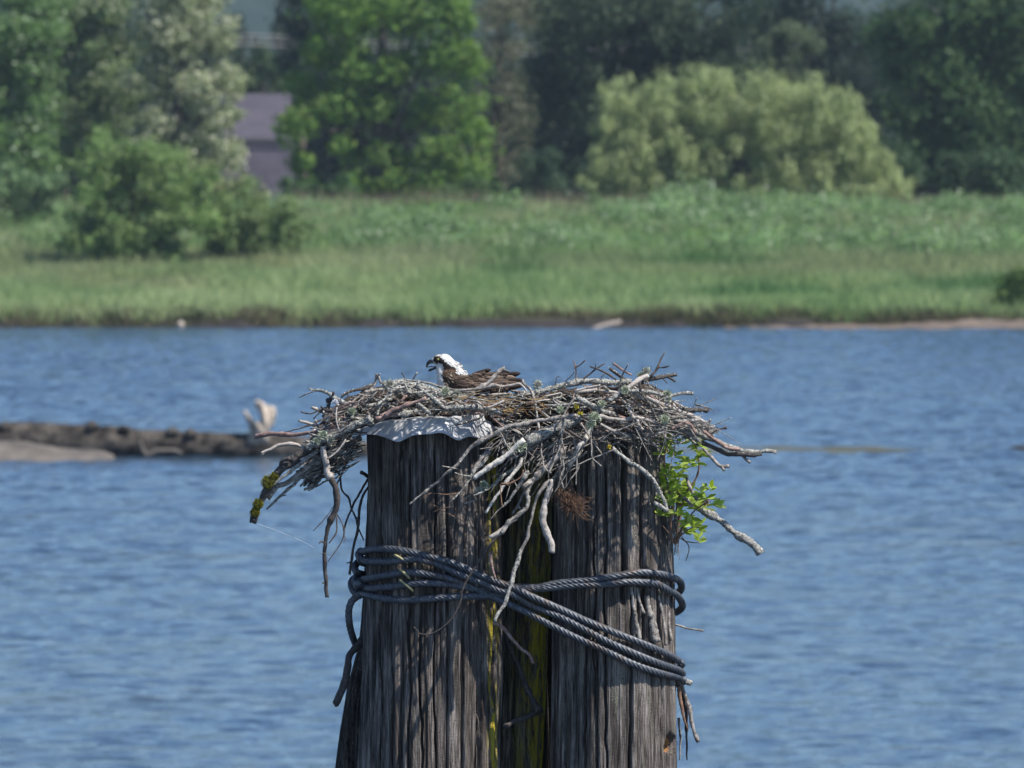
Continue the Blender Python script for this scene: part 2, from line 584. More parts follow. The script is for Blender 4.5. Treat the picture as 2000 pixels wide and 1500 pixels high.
M['hill'] = plain('wooded_hillside', (0.02, 0.038, 0.035), 0.95, 0, 0.06, (0.04, 0.06, 0.05), 0.1, 0)  # bluish base colour carries part of the distance haze
hill('hills', 1350, 1750, lambda x: 42 + 4.5 * vnoise(x * 0.012, 0, 0, 2) + 2.5 * vnoise(x * 0.05, 0, 0, 6), M['hill'], 21)

# ------------------------------------------------------------------ foliage
def leaves(centres, normals, size, col, stretch=1.0, droop=0.0, rng=RNG):
    """one rhombus per centre; returns V (n*4,3), F, C"""
    n = len(centres)
    N = normals / (np.linalg.norm(normals, axis=1)[:, None] + 1e-9)
    a = rng.normal(size=(n, 3))
    if droop:
        a = a * (1 - droop) + np.array((0, 0, -1)) * droop * 2
    A = a - N * (a * N).sum(1)[:, None]
    A /= np.linalg.norm(A, axis=1)[:, None] + 1e-9
    B = np.cross(N, A)
    s = size * (0.6 + 0.8 * rng.random(n))[:, None]
    L, W = s * stretch, s / stretch * 0.62
    V = np.stack([centres - A * L * 0.5, centres + B * W * 0.5 + N * s * 0.08, centres + A * L * 0.5, centres - B * W * 0.5 + N * s * 0.08], 1).reshape(-1, 3)
    F = np.arange(n * 4).reshape(n, 4)
    C = np.repeat(col, 4, axis=0)
    return V, F, C


def lobe_leaves(lobes, size, base, alt, alt_p, dens=1.0, stretch=1.0, droop=0.0, flat=0.85, jit=0.42, seed=1):
    """lobes: (n,4) x,y,z,r"""
    rng = np.random.default_rng(seed)
    Vs, Cs = [], []
    for (x, y, z, r) in lobes:
        k = int(dens * 4 * math.pi * r * r / (size * size * 0.62) * 1.15) + 12
        d = rng.normal(size=(k, 3))
        d /= np.linalg.norm(d, axis=1)[:, None]
        rad = r * (0.45 + 0.65 * rng.random(k) ** 0.7) + r * 0.45 * np.abs(rng.normal(size=k)) * (rng.random(k) < 0.3)
        rad = rad * (1 + 0.35 * vnoise(d[:, 0] * 2.2 + x, d[:, 1] * 2.2 + y, d[:, 2] * 2.2 + z, seed))
        c = np.array((x, y, z)) + d * rad[:, None] * np.array((1, 1, flat))
        nrm = d * (1 - jit) + rng.normal(size=(k, 3)) * jit
        nrm[:, 2] += 0.25
        tone = (1 + 0.13 * rng.normal()) * (1 + 0.18 * rng.normal(size=k))
        col = np.array(base)[None, :] * np.clip(tone, 0.5, 1.7)[:, None]
        pick = rng.random(k) < alt_p * (0.4 + 1.2 * rng.random())
        col[pick] = np.array(alt)[None, :] * (0.8 + 0.4 * rng.random(pick.sum()))[:, None]
        V, F, C = leaves(c, nrm, size, col, stretch, droop, rng)
        Vs.append(V); Cs.append(C)
    V = np.concatenate(Vs)
    return V, np.arange(len(V)).reshape(-1, 4), np.concatenate(Cs)


def crown_lobes(cx, cy, cz, rx, ry, rz, n, rl, seed, power=0.5, shell=0.55):
    rng = np.random.default_rng(seed)
    d = rng.normal(size=(n, 3))
    d /= np.linalg.norm(d, axis=1)[:, None]
    rad = shell + (1 - shell) * rng.random(n) ** power
    P_ = np.array((cx, cy, cz)) + d * rad[:, None] * np.array((rx, ry, rz))
    r = rl * (0.65 + 0.7 * rng.random(n))
    return np.column_stack([P_, r])


def make_tree(name, label, cat, base, lobes, size, base_c, alt_c, alt_p, group=None, dens=1.0, stretch=1.0, droop=0.0, trunk_r=0.25, seed=1, flat=0.85, jit=0.42, crown='crown'):
    root = empty(name, base, label, cat, group)
    V, F, C = lobe_leaves(lobes, size, base_c, alt_c, alt_p, dens, stretch, droop, flat, jit, seed)
    build(crown, V, F, M['leaf'], root, cols=C, smooth=False)
    rng = np.random.default_rng(seed + 50)
    mb = MB()
    b = np.array(base, float)
    top = lobes[:, :3].mean(0)
    top[2] = lobes[:, 2].max() * 0.85 + b[2] * 0.15
    mid = (b + top) / 2 + rng.normal(size=3) * 0.25
    ctl = np.array([np.append(b - (0, 0, .3), trunk_r * 1.25), np.append(mid, trunk_r * 0.7), np.append(top, trunk_r * 0.2)])
    q = catmull(ctl, 0.5)
    mb.add(*tube(q[:, :3], q[:, 3], 8, 0.12, seed, freq=1.5))
    idx = rng.permutation(len(lobes))[:min(14, len(lobes))]
    for i in idx:
        t = int(len(q) * (0.2 + 0.6 * rng.random()))
        s = q[min(t, len(q) - 1)]
        e = lobes[i, :3]
        mm = (s[:3] + e) / 2 + (0, 0, -0.2)
        c2 = catmull([np.append(s[:3], s[3] * 0.6), np.append(mm, s[3] * 0.35), np.append(e, 0.03)], 0.6)
        mb.add(*tube(c2[:, :3], np.maximum(c2[:, 3], 0.015), 6, 0.1, seed + i, freq=2))
    mb.build('trunk', M['trunk'], root)
    return root


def px_lobes(lst, Y, depth, seed, sub=5, rs=0.72, sp=0.36):
    """lst of (px, py, r_px): each traced clump becomes several lobes spread in depth"""
    rng = np.random.default_rng(seed)
    out = []
    for (px, py, r) in lst:
        c = P(px, py, Y)
        rm = r * Y / FPX
        for k in range(sub):
            off = rng.normal(size=3) * rm * sp
            off[1] = (rng.random() - 0.5) * depth
            out.append([*(c + off), rm * rs * (0.7 + 0.6 * rng.random())])
    return np.array(out)


def gz(px, Y):
    x = (px - 1000) / FPX * Y
    return np.array((x, Y, float(ground(np.array(x), np.array(float(Y))))))


# big leafy maple in the middle
L = px_lobes([(720, 20, 60), (800, 40, 60), (880, 20, 55), (650, 30, 45), (620, 90, 40), (690, 110, 55), (590, 160, 40), (760, 130, 55), (850, 120, 60), (910, 110, 45),
              (600, 230, 50), (560, 245, 30), (660, 200, 50), (740, 210, 50), (830, 210, 50), (900, 200, 45), (930, 260, 35), (600, 320, 35), (680, 290, 45), (760, 280, 50),
              (850, 290, 50), (910, 330, 45), (620, 370, 40), (700, 360, 40), (790, 350, 50), (860, 350, 40), (660, -40, 60), (870, -50, 60)], 522, 5.0, 11, 6, 0.55, 0.34)
make_tree('maple_tree', 'bright green broadleaf tree just right of the grey barn', 'tree', gz(745, 522), L, 0.30, (0.125, 0.219, 0.050), (0.18, 0.27, 0.06), 0.25, trunk_r=0.45, seed=11, dens=1.0)

# silvery poplars and willows at left
L = px_lobes([(300, 20, 60), (390, 10, 50), (420, 70, 45), (340, 90, 60), (430, 150, 40), (380, 170, 55), (300, 160, 50), (440, 230, 30), (390, 250, 50), (320, 240, 50), (430, 300, 35), (370, 320, 45), (300, 310, 45), (340, -50, 70)], 530, 5, 12, 11, 0.5, 0.45)
make_tree('poplar_tree', 'tall silvery leaved tree left of the grey barn with pale glinting leaves', 'tree', gz(345, 530), L, 0.26, (0.260, 0.305, 0.169), (0.50, 0.52, 0.39), 0.32, 'silvery trees at the left', trunk_r=0.35, seed=12)  # leaf glints painted as a paler colour on random leaves
L = px_lobes([(200, 10, 60), (140, 40, 60), (240, 80, 55), (180, 110, 60), (110, 130, 50), (230, 170, 55), (160, 200, 55), (90, 220, 45), (220, 260, 55), (140, 290, 55), (250, 310, 40)], 538, 5, 13, 10, 0.5, 0.45)
make_tree('willow_tree', 'broad olive green tree behind the left bushes, second silvery tree from the left edge', 'tree', gz(175, 538), L, 0.27, (0.150, 0.211, 0.088), (0.405, 0.446, 0.297), 0.14, 'silvery trees at the left', trunk_r=0.35, seed=13)
L = px_lobes([(40, 20, 60), (80, 60, 50), (0, 80, 60), (50, 140, 60), (-20, 170, 60), (60, 220, 55), (10, 260, 60), (80, 300, 40), (30, 320, 50), (-40, 300, 60), (-60, 40, 70), (-60, 240, 60)], 526, 5, 14, 10, 0.5, 0.45)
make_tree('willow_tree', 'fresh green tree cut by the left edge of the picture', 'tree', gz(20, 526), L, 0.28, (0.124, 0.211, 0.070), (0.432, 0.513, 0.351), 0.10, 'silvery trees at the left', trunk_r=0.35, seed=14)

# sparse grey-brown willow between the maple and the dark tree
L = px_lobes([(960, 40, 40), (1000, 90, 40), (940, 100, 35), (990, 170, 40), (940, 190, 30), (1000, 250, 40), (960, 290, 35), (1010, 320, 35), (980, -20, 50), (1020, 20, 40)], 536, 4, 15, 4)
make_tree('willow_tree', 'thin grey green tree between the bright green tree and the dark tree', 'tree', gz(985, 536), L, 0.22, (0.115, 0.128, 0.074), (0.216, 0.216, 0.149), 0.3, trunk_r=0.22, seed=15, dens=0.5, stretch=1.3, jit=0.8)

# dark trees
L = px_lobes([(1080, 20, 60), (1150, 30, 70), (1240, 20, 70), (1330, 30, 70), (1090, 110, 60), (1170, 120, 60), (1260, 110, 60), (1350, 100, 60), (1420, 60, 60), (1060, 200, 50), (1130, 210, 55), (1210, 180, 50), (1060, 290, 45), (1120, 310, 45), (1400, 150, 50), (1310, 170, 50), (1180, 270, 50), (1440, -40, 60), (1440, 130, 40)], 545, 7, 16, 5)
make_tree('evergreen_tree', 'large dark evergreen standing behind the round pale willow bush', 'tree', gz(1230, 545), L, 0.30, (0.043, 0.070, 0.035), (0.115, 0.149, 0.081), 0.10, 'dark trees behind', trunk_r=0.5, seed=16, dens=0.9)
L = px_lobes([(1480, 20, 55), (1560, 10, 55), (1640, 40, 60), (1700, 90, 50), (1500, 90, 40), (1600, 140, 55), (1670, 200, 55), (1540, 220, 60), (1720, 260, 50), (1450, 220, 60), (1740, 180, 40), (1660, 300, 60), (1620, -50, 60)], 566, 5, 17, 5)
make_tree('evergreen_tree', 'dark evergreen in deep shade under the overhead wires at right', 'tree', gz(1600, 566), L, 0.30, (0.035, 0.057, 0.041), (0.068, 0.095, 0.061), 0.1, 'dark trees behind', trunk_r=0.4, seed=17, dens=0.9)
L = px_lobes([(1545, 62, 22), (1520, 80, 22), (1575, 80, 22), (1500, 100, 18), (1550, 105, 25), (1595, 92, 15), (1530, 130, 22), (1555, 150, 22), (1540, 180, 22)], 552, 2, 18, 6)
make_tree('cedar_tree', 'pale green drooping tree top against the dark evergreens, left of the wires', 'tree', gz(1545, 552), L, 0.22, (0.10, 0.14, 0.075), (0.15, 0.19, 0.11), 0.3, trunk_r=0.15, seed=18, droop=0.6, stretch=1.4)
L = px_lobes([(1800, 60, 60), (1880, 50, 60), (1960, 60, 60), (1760, 130, 50), (1850, 140, 60), (1930, 150, 60), (2010, 140, 60), (1780, 220, 50), (1860, 230, 60), (1950, 240, 60), (1800, 310, 50), (1890, 320, 60), (1980, 330, 60), (2060, 260, 60), (1830, -30, 60), (1990, -20, 70), (2060, 60, 60), (1740, 60, 40), (1900, -50, 50)], 528, 6, 19, 5)
make_tree('broadleaf_tree', 'dense mid green tree filling the right edge behind the dyke', 'tree', gz(1890, 528), L, 0.28, (0.061, 0.115, 0.041), (0.121, 0.189, 0.068), 0.15, trunk_r=0.45, seed=19)
L = px_lobes([(1860, 330, 40), (1930, 340, 45), (1990, 350, 40), (1790, 350, 35), (1740, 330, 35)], 514, 3, 33, 6)
make_tree('shrub', 'dark shrub on the dyke at the foot of the right hand tree', 'shrub', gz(1870, 514), L, 0.25, (0.047, 0.088, 0.038), (0.095, 0.135, 0.068), 0.1, trunk_r=0.12, seed=33)
# small trees in the gap beyond the barn
L = px_lobes([(490, 150, 32), (520, 130, 28), (470, 170, 28), (540, 165, 28), (510, 110, 20), (450, 160, 30)], 640, 5, 20, 6)
make_tree('broadleaf_tree', 'small green tree rising behind the barn roof', 'tree', gz(500, 640), L, 0.3, (0.05, 0.085, 0.035), (0.08, 0.12, 0.05), 0.2, trunk_r=0.25, seed=20)
L = px_lobes([(580, 20, 40), (600, 80, 35), (590, -20, 50), (575, 120, 25)], 560, 4, 21, 6)
make_tree('evergreen_tree', 'dark blue green tree half hidden behind the left side of the bright green tree', 'tree', gz(590, 560), L, 0.28, (0.022, 0.045, 0.03), (0.04, 0.06, 0.04), 0.1, 'dark trees behind', trunk_r=0.3, seed=21)
for i, (px, top, w, lab) in enumerate([(470, 40, 45, 'bluish far tree in the gap above the barn, nearer the silvery tree'), (545, 60, 40, 'bluish far tree in the gap above the barn, nearer the bright green tree'),
                                       (985, 60, 50, 'bluish far tree seen through the thin grey green tree')]):
    Lq = []
    for k in range(16):
        f = k / 15
        Lq.append((px + (random.random() - .5) * w * (0.3 + f), top + f * 260, 14 + 16 * f))
    L = px_lobes(Lq, 900, 7, 40 + i, 3)
    make_tree('conifer_tree', lab, 'tree', gz(px, 900), L, 0.45, (0.03, 0.05, 0.035), (0.05, 0.07, 0.05), 0.1, 'far trees in the gaps', trunk_r=0.3, seed=40 + i, dens=0.8)

# unbroken wood far behind, closing the gaps between the trees
rng = np.random.default_rng(90)
lob = []
for k in range(900):
    px = rng.random() * 3200 - 600
    Y = 640 + rng.random() * 60
    top = 60 + 50 * float(vnoise(px * 0.01, 0, 0, 91)) + (110 if 440 < px < 600 else 0) + (60 if 930 < px < 1020 else 0)
    py = top + (400 - top) * rng.random()
    lob.append([*P(px, py, Y), 1.3 + 1.2 * rng.random()])
V, F, C = lobe_leaves(np.array(lob), 0.55, (0.030, 0.05, 0.028), (0.05, 0.075, 0.04), 0.2, 0.6, seed=92)
tag(build('far_wood', V, F, M['leaf'], cols=C, smooth=False), 'dark wood beyond the single trees', 'wood', kind='stuff')

# round pale willow bush
WL = [(1330, 190, 45), (1400, 185, 45), (1470, 180, 45), (1540, 185, 45), (1600, 195, 40), (1210, 190, 28), (1260, 210, 40), (1640, 230, 40), (1230, 260, 45), (1310, 250, 50), (1390, 250, 50), (1470, 250, 50), (1550, 255, 50),
      (1620, 280, 45), (1680, 300, 35), (1200, 330, 40), (1260, 320, 45), (1340, 320, 50), (1420, 320, 50), (1500, 320, 50), (1580, 330, 50), (1650, 350, 45), (1710, 360, 35), (1170, 370, 30), (1230, 375, 35), (1310, 380, 35), (1390, 380, 35),
      (1470, 380, 40), (1550, 380, 40), (1630, 385, 35), (1700, 385, 30), (1750, 385, 18), (1195, 200, 20)]
WL += [(x + 22, y + 30, 30) for x, y, r in WL if y < 350] + [(1165, 300, 22), (1170, 340, 28), (1150, 385, 20), (1185, 250, 20), (1690, 260, 22), (1725, 320, 24), (1760, 370, 22), (1740, 350, 22), (1145, 350, 20)]
L = px_lobes(WL, 511, 6.0, 22, 11, 0.42, 0.5)
make_tree('willow_bush', 'big round pale yellow green willow bush on top of the dyke', 'bush', gz(1450, 511), L, 0.20, (0.30, 0.36, 0.17), (0.35, 0.40, 0.20), 0.3, trunk_r=0.25, seed=22, droop=0.55, stretch=1.7, jit=0.38, flat=1.12)
# bushes on the slope at left
L = px_lobes([(230, 300, 45), (180, 310, 35), (290, 310, 45), (340, 330, 40), (200, 360, 50), (270, 370, 55), (350, 380, 50), (180, 420, 45), (240, 440, 55), (320, 440, 50), (390, 420, 45), (200, 480, 35), (270, 485, 40), (340, 485, 35), (150, 470, 30), (260, 285, 28), (400, 370, 35)], 449, 5, 23, 12, 0.42, 0.48)
make_tree('willow_shrub', 'tall rounded green shrub on the left slope with a dark hollow at its foot', 'bush', gz(270, 449), L, 0.22, (0.164, 0.251, 0.086), (0.274, 0.354, 0.145), 0.2, 'shrubs on the left slope', trunk_r=0.12, seed=23, stretch=1.2)
L = px_lobes([(440, 400, 38), (500, 410, 40), (550, 430, 38), (460, 450, 40), (520, 470, 38), (580, 460, 30), (430, 480, 30), (560, 485, 25), (490, 490, 28), (420, 430, 30)], 451, 4, 24, 12, 0.42, 0.48)
make_tree('willow_shrub', 'lower spreading green shrub right of the tall left shrub', 'bush', gz(505, 451), L, 0.22, (0.149, 0.218, 0.078), (0.208, 0.273, 0.117), 0.2, 'shrubs on the left slope', trunk_r=0.1, seed=24, stretch=1.2)
L = px_lobes([(410, 350, 30), (460, 370, 28), (380, 340, 25), (440, 380, 25), (500, 385, 20)], 475, 3, 25, 6, 0.6)
make_tree('willow_shrub', 'pale grey green shrub in front of the barn wall', 'bush', gz(430, 475), L, 0.22, (0.211, 0.251, 0.114), (0.297, 0.324, 0.176), 0.2, 'shrubs on the left slope', trunk_r=0.1, seed=25)
L = px_lobes([(50, 370, 40), (10, 350, 40), (90, 390, 30), (-30, 380, 40), (110, 370, 25)], 478, 3, 26, 6, 0.6)
make_tree('willow_shrub', 'low green shrub at the left edge on the dyke', 'bush', gz(30, 478), L, 0.22, (0.138, 0.211, 0.097), (0.189, 0.270, 0.135), 0.2, 'shrubs on the left slope', trunk_r=0.1, seed=26)
# dark bush at right on the shore
L = px_lobes([(1985, 560, 32), (1960, 585, 26), (2010, 590, 40), (1950, 605, 18), (1980, 608, 25), (2040, 570, 40), (2000, 535, 22)], 417, 3, 27, 6, 0.6)
make_tree('shore_shrub', 'dark green shrub at the right edge beside the mud beach', 'bush', gz(1990, 417), L, 0.18, (0.05, 0.10, 0.018), (0.11, 0.17, 0.03), 0.2, trunk_r=0.1, seed=27)
# shrubs along the foot of the far trees
for i, (lst, Y, lab, c) in enumerate([
    ([(640, 385, 25), (680, 380, 30), (600, 375, 22), (560, 370, 18)], 508, 'small green shrub at the left foot of the bright green tree', (0.06, 0.11, 0.04)),
    ([(930, 370, 28), (890, 380, 25), (970, 385, 22)], 508, 'small green shrub at the right foot of the bright green tree', (0.07, 0.12, 0.04)),
    ([(1040, 330, 28), (1070, 310, 22), (1030, 370, 28), (1080, 360, 25)], 520, 'shaded green shrub at the foot of the big dark evergreen', (0.05, 0.085, 0.045))]):
    L = px_lobes(lst, Y, 2.5, 60 + i, 6, 0.6)
    make_tree('shrub', lab, 'shrub', gz(lst[0][0], Y), L, 0.22, c, tuple(k * 1.6 for k in c), 0.2, 'low shrubs along the dyke', trunk_r=0.08, seed=60 + i)


# grasses and weeds: one blade = one thin triangle
def blades(n, x0, x1, y0, y1, hmin, hmax, wid, colf, seed, lean=0.35, maskf=None):
    rng = np.random.default_rng(seed)
    x = x0 + (x1 - x0) * rng.random(n)
    y = y0 + (y1 - y0) * rng.random(n)
    if maskf is not None:
        k = rng.random(n) < maskf(x, y)
        x, y = x[k], y[k]
        n = len(x)
    z = ground(x, y)
    h = hmin + (hmax - hmin) * rng.random(n)
    h *= 1 + 0.5 * vnoise(x * 0.5, y * 0.5, 0, seed) + 0.3 * vnoise(x * 0.12, y * 0.1, 0, seed + 3)
    a = rng.random(n) * math.pi * 2
    w = wid * (0.6 + 0.8 * rng.random(n))
    dx, dy = np.cos(a) * w, np.sin(a) * w
    lx, ly = rng.normal(size=n) * lean * h, rng.normal(size=n) * lean * h
    V = np.stack([np.stack([x - dx, y - dy, z - 0.05], 1), np.stack([x + dx, y + dy, z - 0.05], 1), np.stack([x + lx, y + ly, z + h], 1)], 1).reshape(-1, 3)
    C = np.repeat(colf(x, y, rng), 3, axis=0)
    return V, np.arange(n * 3).reshape(n, 3), C


def mixc(a, b, t):
    return np.array(a)[None, :] * (1 - t[:, None]) + np.array(b)[None, :] * t[:, None]


def c_marsh(x, y, rng):
    t = np.clip(0.5 + 0.6 * vnoise(x * 0.16, y * 0.10, 0, 31) + 0.25 * vnoise(x * 0.8, y * 0.3, 0, 32), 0, 1)
    c = mixc((0.206, 0.306, 0.119), (0.350, 0.419, 0.206), t)
    tan = np.clip((y - 432) / 22 + 0.5 * vnoise(x * 0.2, y * 0.2, 0, 33), 0, 0.45)
    c = c * (1 - tan[:, None]) + np.array((0.288, 0.270, 0.156))[None, :] * tan[:, None]
    dk = np.clip(vnoise(x * 0.22, y * 0.14, 0, 35) * 1.6 - 0.25, 0, 0.8) * (x > -2)
    c = c * (1 - dk[:, None]) + np.array((0.077, 0.182, 0.056))[None, :] * dk[:, None]
    return c * (0.75 + 0.5 * rng.random(len(x)))[:, None]


def c_edge(x, y, rng):
    c = mixc((0.085, 0.10, 0.045), (0.17, 0.15, 0.085), np.clip(0.5 + 0.7 * vnoise(x * 0.4, y, 0, 36), 0, 1))
    return c * (0.6 + 0.6 * rng.random(len(x)))[:, None]


def c_dyke(x, y, rng):
    t = np.clip(0.5 + 0.9 * vnoise(x * 0.25, y * 0.2, 0, 37) + 0.5 * vnoise(x * 0.9, y * 0.5, 0, 39), 0, 1)
    c = mixc((0.180, 0.288, 0.096), (0.27, 0.31, 0.16), t)
    return c * (0.75 + 0.5 * rng.random(len(x)))[:, None]


V, F, C = blades(150000, -34, 34, 412.0, 455, 0.35, 0.85, 0.05, c_marsh, 71)
tag(build('marsh_grass', V, F, M['leaf'], cols=C, smooth=False), 'yellow green marsh grass along the far shore', 'grass', kind='stuff')
V, F, C = blades(24000, -34, 34, 411.35, 413.6, 0.15, 0.5, 0.05, c_edge, 72, 0.5, lambda x, y: np.clip(0.65 + 0.7 * vnoise(x * 0.7, 0, 0, 38), 0, 1))
tag(build('bank_edge_grass', V, F, M['leaf'], cols=C, smooth=False), 'ragged brownish grass hanging over the dark bank edge', 'grass', kind='stuff')
V, F, C = blades(120000, -42, 42, 452, 506, 0.25, 0.75, 0.06, c_dyke, 73)
tag(build('dyke_grass', V, F, M['leaf'], cols=C, smooth=False), 'dry and green grass covering the dyke', 'grass', kind='stuff')
V, F, C = blades(9000, -42, 42, 499, 504, 0.5, 1.1, 0.03, lambda x, y, r: mixc((0.20, 0.18, 0.11), (0.30, 0.26, 0.17), r.random(len(x))), 74)
tag(build('seeding_grass', V, F, M['leaf'], cols=C, smooth=False), 'tall seeding grass along the crest of the dyke', 'grass', kind='stuff')
# leafy weeds on the dyke slope
rng = np.random.default_rng(75)
lob = []
while len(lob) < 1000:
    x, y = rng.random() * 84 - 42, 457 + rng.random() * 45
    band = 0.6 * math.exp(-((y - 463) / 5) ** 2) + 0.45 * math.exp(-((y - 486) / 12) ** 2)
    band *= 0.9 + 1.5 * float(vnoise(x * 0.16, y * 0.1, 0, 76)) + (0.4 if x > 3 else -0.15)
    if rng.random() < band:
        r = 0.30 + 0.45 * rng.random() + (0.5 * rng.random() if rng.random() < 0.12 else 0)
        lob.append([x, y, float(ground(np.array(x), np.array(y))) + r * 0.45, r])
lob = np.array(lob)
V, F, C = lobe_leaves(lob, 0.20, (0.169, 0.269, 0.112), (0.42, 0.47, 0.34), 0.12, 0.9, 1.1, 0, 0.85, 0.45, 76)
tag(build('weeds', V, F, M['leaf'], cols=C, smooth=False), 'lush green weeds with whitish flower heads on the dyke slope', 'weeds', kind='stuff')

# mud beach, bars and driftwood pieces
def mound(name, x0, x1, yc, wy, hf, mat, seed, nx=160, ny=30, lab=None):
    xs = np.linspace(x0, x1, nx); ys = np.linspace(yc - wy, yc + wy, ny)
    def zf(x, y):
        t = 1 - np.clip(np.abs(y - yc) / wy, 0, 1) ** 2
        return hf(x) * t - 0.08 + 0.025 * vnoise(x * 2, y * 2, 0, seed) * t
    V, F = grid(xs, ys, zf)
    return tag(build(name, V, F, mat), kind='structure')


mound('mud_beach', 8.5, 40, 411.0, 4.0, lambda x: 0.05 + 0.14 * np.clip((x - 9) / 4, 0, 1) + 0.20 * np.clip((x - 15) / 5, 0, 1) + 0.08 * vnoise(x * 0.8, 0, 0, 80) + 0.04 * vnoise(x * 2.5, 0, 0, 85), M['beach'], 81)
mound('mud_bank', -22, -9.6, 247.6, 1.1, lambda x: np.interp(x, [-22, -12.3, -11.7, -11.3, -10.9, -9.9, -9.65, -9.5], [0.6, 0.52, 0.50, 0.42, 0.32, 0.26, 0.16, 0.0]), M['mud'], 82)
mound('sandbar', 3.0, 12.5, 253.2, 1.6, lambda x: 0.19 * np.clip((x - 3) / 1.5, 0, 1) * np.clip((12.5 - x) / 3.5, 0, 1) + 0.02 * vnoise(x * 1.3, 0, 0, 83), M['sandbar'], 83)


def thing_tube(name, label, cat, pts, mat, sides=10, rough=0.15, freq=3.0, step=0.15, seed=1, group=None, ends=0.6, extra=()):
    p = np.array(pts, float)
    mb = MB()
    q = catmull(p, step)
    mb.add(*tube(q[:, :3], q[:, 3], sides, rough, seed, freq=freq, ends=ends))
    for i, e in enumerate(extra):
        q = catmull(np.array(e, float), step)
        mb.add(*tube(q[:, :3], q[:, 3], sides, rough, seed + i + 1, freq=freq, ends=ends))
    o = mb.build(name, mat, None, origin=p[:, :3].mean(0))
    return tag(o, label, cat, group)


def PP(lst, Y, k=1.0):
    """(px, py, radius px [, dY]) -> (x, y, z, radius m)"""
    return [np.append(P(t[0], t[1], Y + (t[3] if len(t) > 3 else 0)), t[2] * Y / FPX * k) for t in lst]


# the sunken log with its upright root
log = empty('sunken_log', P(300, 885, 250), 'long dark waterlogged log lying in the shallows at left', 'log')
mb = MB()
q = catmull(np.array(PP([(-220, 858, 42), (-60, 861, 38), (60, 862, 37), (180, 866, 35), (300, 870, 32), (400, 873, 30), (520, 876, 28), (640, 879, 24), (740, 882, 20)], 250)), 0.06)
R = q[:, 3]
mb.add(*tube(q[:, :3], R, 40, 0.11, 5, freq=2.2, ends=0.5))
o = mb.build('trunk', M['log'], log)
me = o.data
co = np.empty(len(me.vertices) * 3, dtype=np.float32); me.vertices.foreach_get('co', co); co = co.reshape(-1, 3)
co += (0.026 * vnoise(co[:, 0] * 5, co[:, 1] * 7, co[:, 2] * 9, 3) + 0.022 * vnoise(co[:, 0] * 16, co[:, 1] * 16, co[:, 2] * 16, 4))[:, None] * np.array((0.3, -0.6, 0.9))
me.vertices.foreach_set('co', co.ravel()); me.update()
def traced_solid(outline, Y, thick, seed, z=1.0):
    """broad piece of wood: traced outline, rounded through its thickness, roughened"""
    q = catmull([(a[0] / 100., 0, a[1] / 100.) for a in outline + [outline[0]]], 0.015)[:-1] * 100
    o2 = q[:, [0, 2]]
    sm = o2.copy()
    for _ in range(60):
        sm = (np.roll(sm, 1, 0) + np.roll(sm, -1, 0)) * 0.25 + sm * 0.5
    V_, F_ = [], []
    lay = [(-1, .35), (-.85, .65), (-.5, .9), (0, 1), (.5, .9), (.85, .65), (1, .35)]
    n = len(o2)
    c = o2.mean(0)
    for yy, k_ in lay:
        pp = sm * (1 - k_) + o2 * k_
        for i_, a in enumerate(pp):
            p = P(a[0], a[1], Y + yy * thick / 2)
            p[1] += 0.10 * float(vnoise(a[0] * .15, a[1] * .15, yy, seed))
            p[0] += 0.03 * float(vnoise(i_ * .25, yy * 2, 3, seed)); p[2] += 0.03 * float(vnoise(i_ * .25, yy * 2, 9, seed))
            V_.append(p)
    for l in range(len(lay) - 1):
        for i_ in range(n):
            j_ = (i_ + 1) % n
            F_.append((l * n + i_, l * n + j_, (l + 1) * n + j_, (l + 1) * n + i_))
    F_.append(tuple(range(n))[::-1]); F_.append(tuple((len(lay) - 1) * n + i_ for i_ in range(n)))
    return np.array(V_), F_


mb = MB()
mb.add(*traced_solid([(x / 3.333, 740 + y / 3.333) for x, y in [(1610, 420), (1625, 350), (1622, 300), (1600, 250), (1588, 205), (1625, 240), (1662, 290), (1685, 295), (1705, 262), (1704, 225), (1672, 190), (1660, 145), (1700, 150), (1738, 178), (1778, 182), (1795, 225), (1780, 285), (1758, 325), (1745, 380), (1750, 420)]], 249.8, 0.34, 8))
mb.build('root', M['drift'], log)['label'] = 'bleached forked root standing up from the log'
mb = MB()
q = catmull(np.array(PP([(272, 862, 5), (279, 880, 5), (288, 888, 5), (310, 881, 5), (340, 880, 4), (356, 886, 2)], 249.4)), 0.04)
mb.add(*tube(q[:, :3], q[:, 3], 8, 0.12, 8, freq=5))
mb.build('broken_limb', M['mud'], log)
for k, (a_, b_, c_) in enumerate([(88, 850, 8), (178, 832, 12), (240, 838, 10), (335, 842, 10), (370, 848, 12), (10, 835, 12), (130, 860, 8), (440, 862, 8)]):
    mb = MB()
    q = catmull(np.array(PP([(a_ - 8, b_ + 6, c_ * 0.6), (a_, b_, c_ * 0.85), (a_ + 14, b_ + 2, c_ * 0.6)], 249.7)), 0.04)
    mb.add(*tube(q[:, :3], q[:, 3], 10, 0.3, k, freq=8))
    mb.build('knot', M['log'], log)

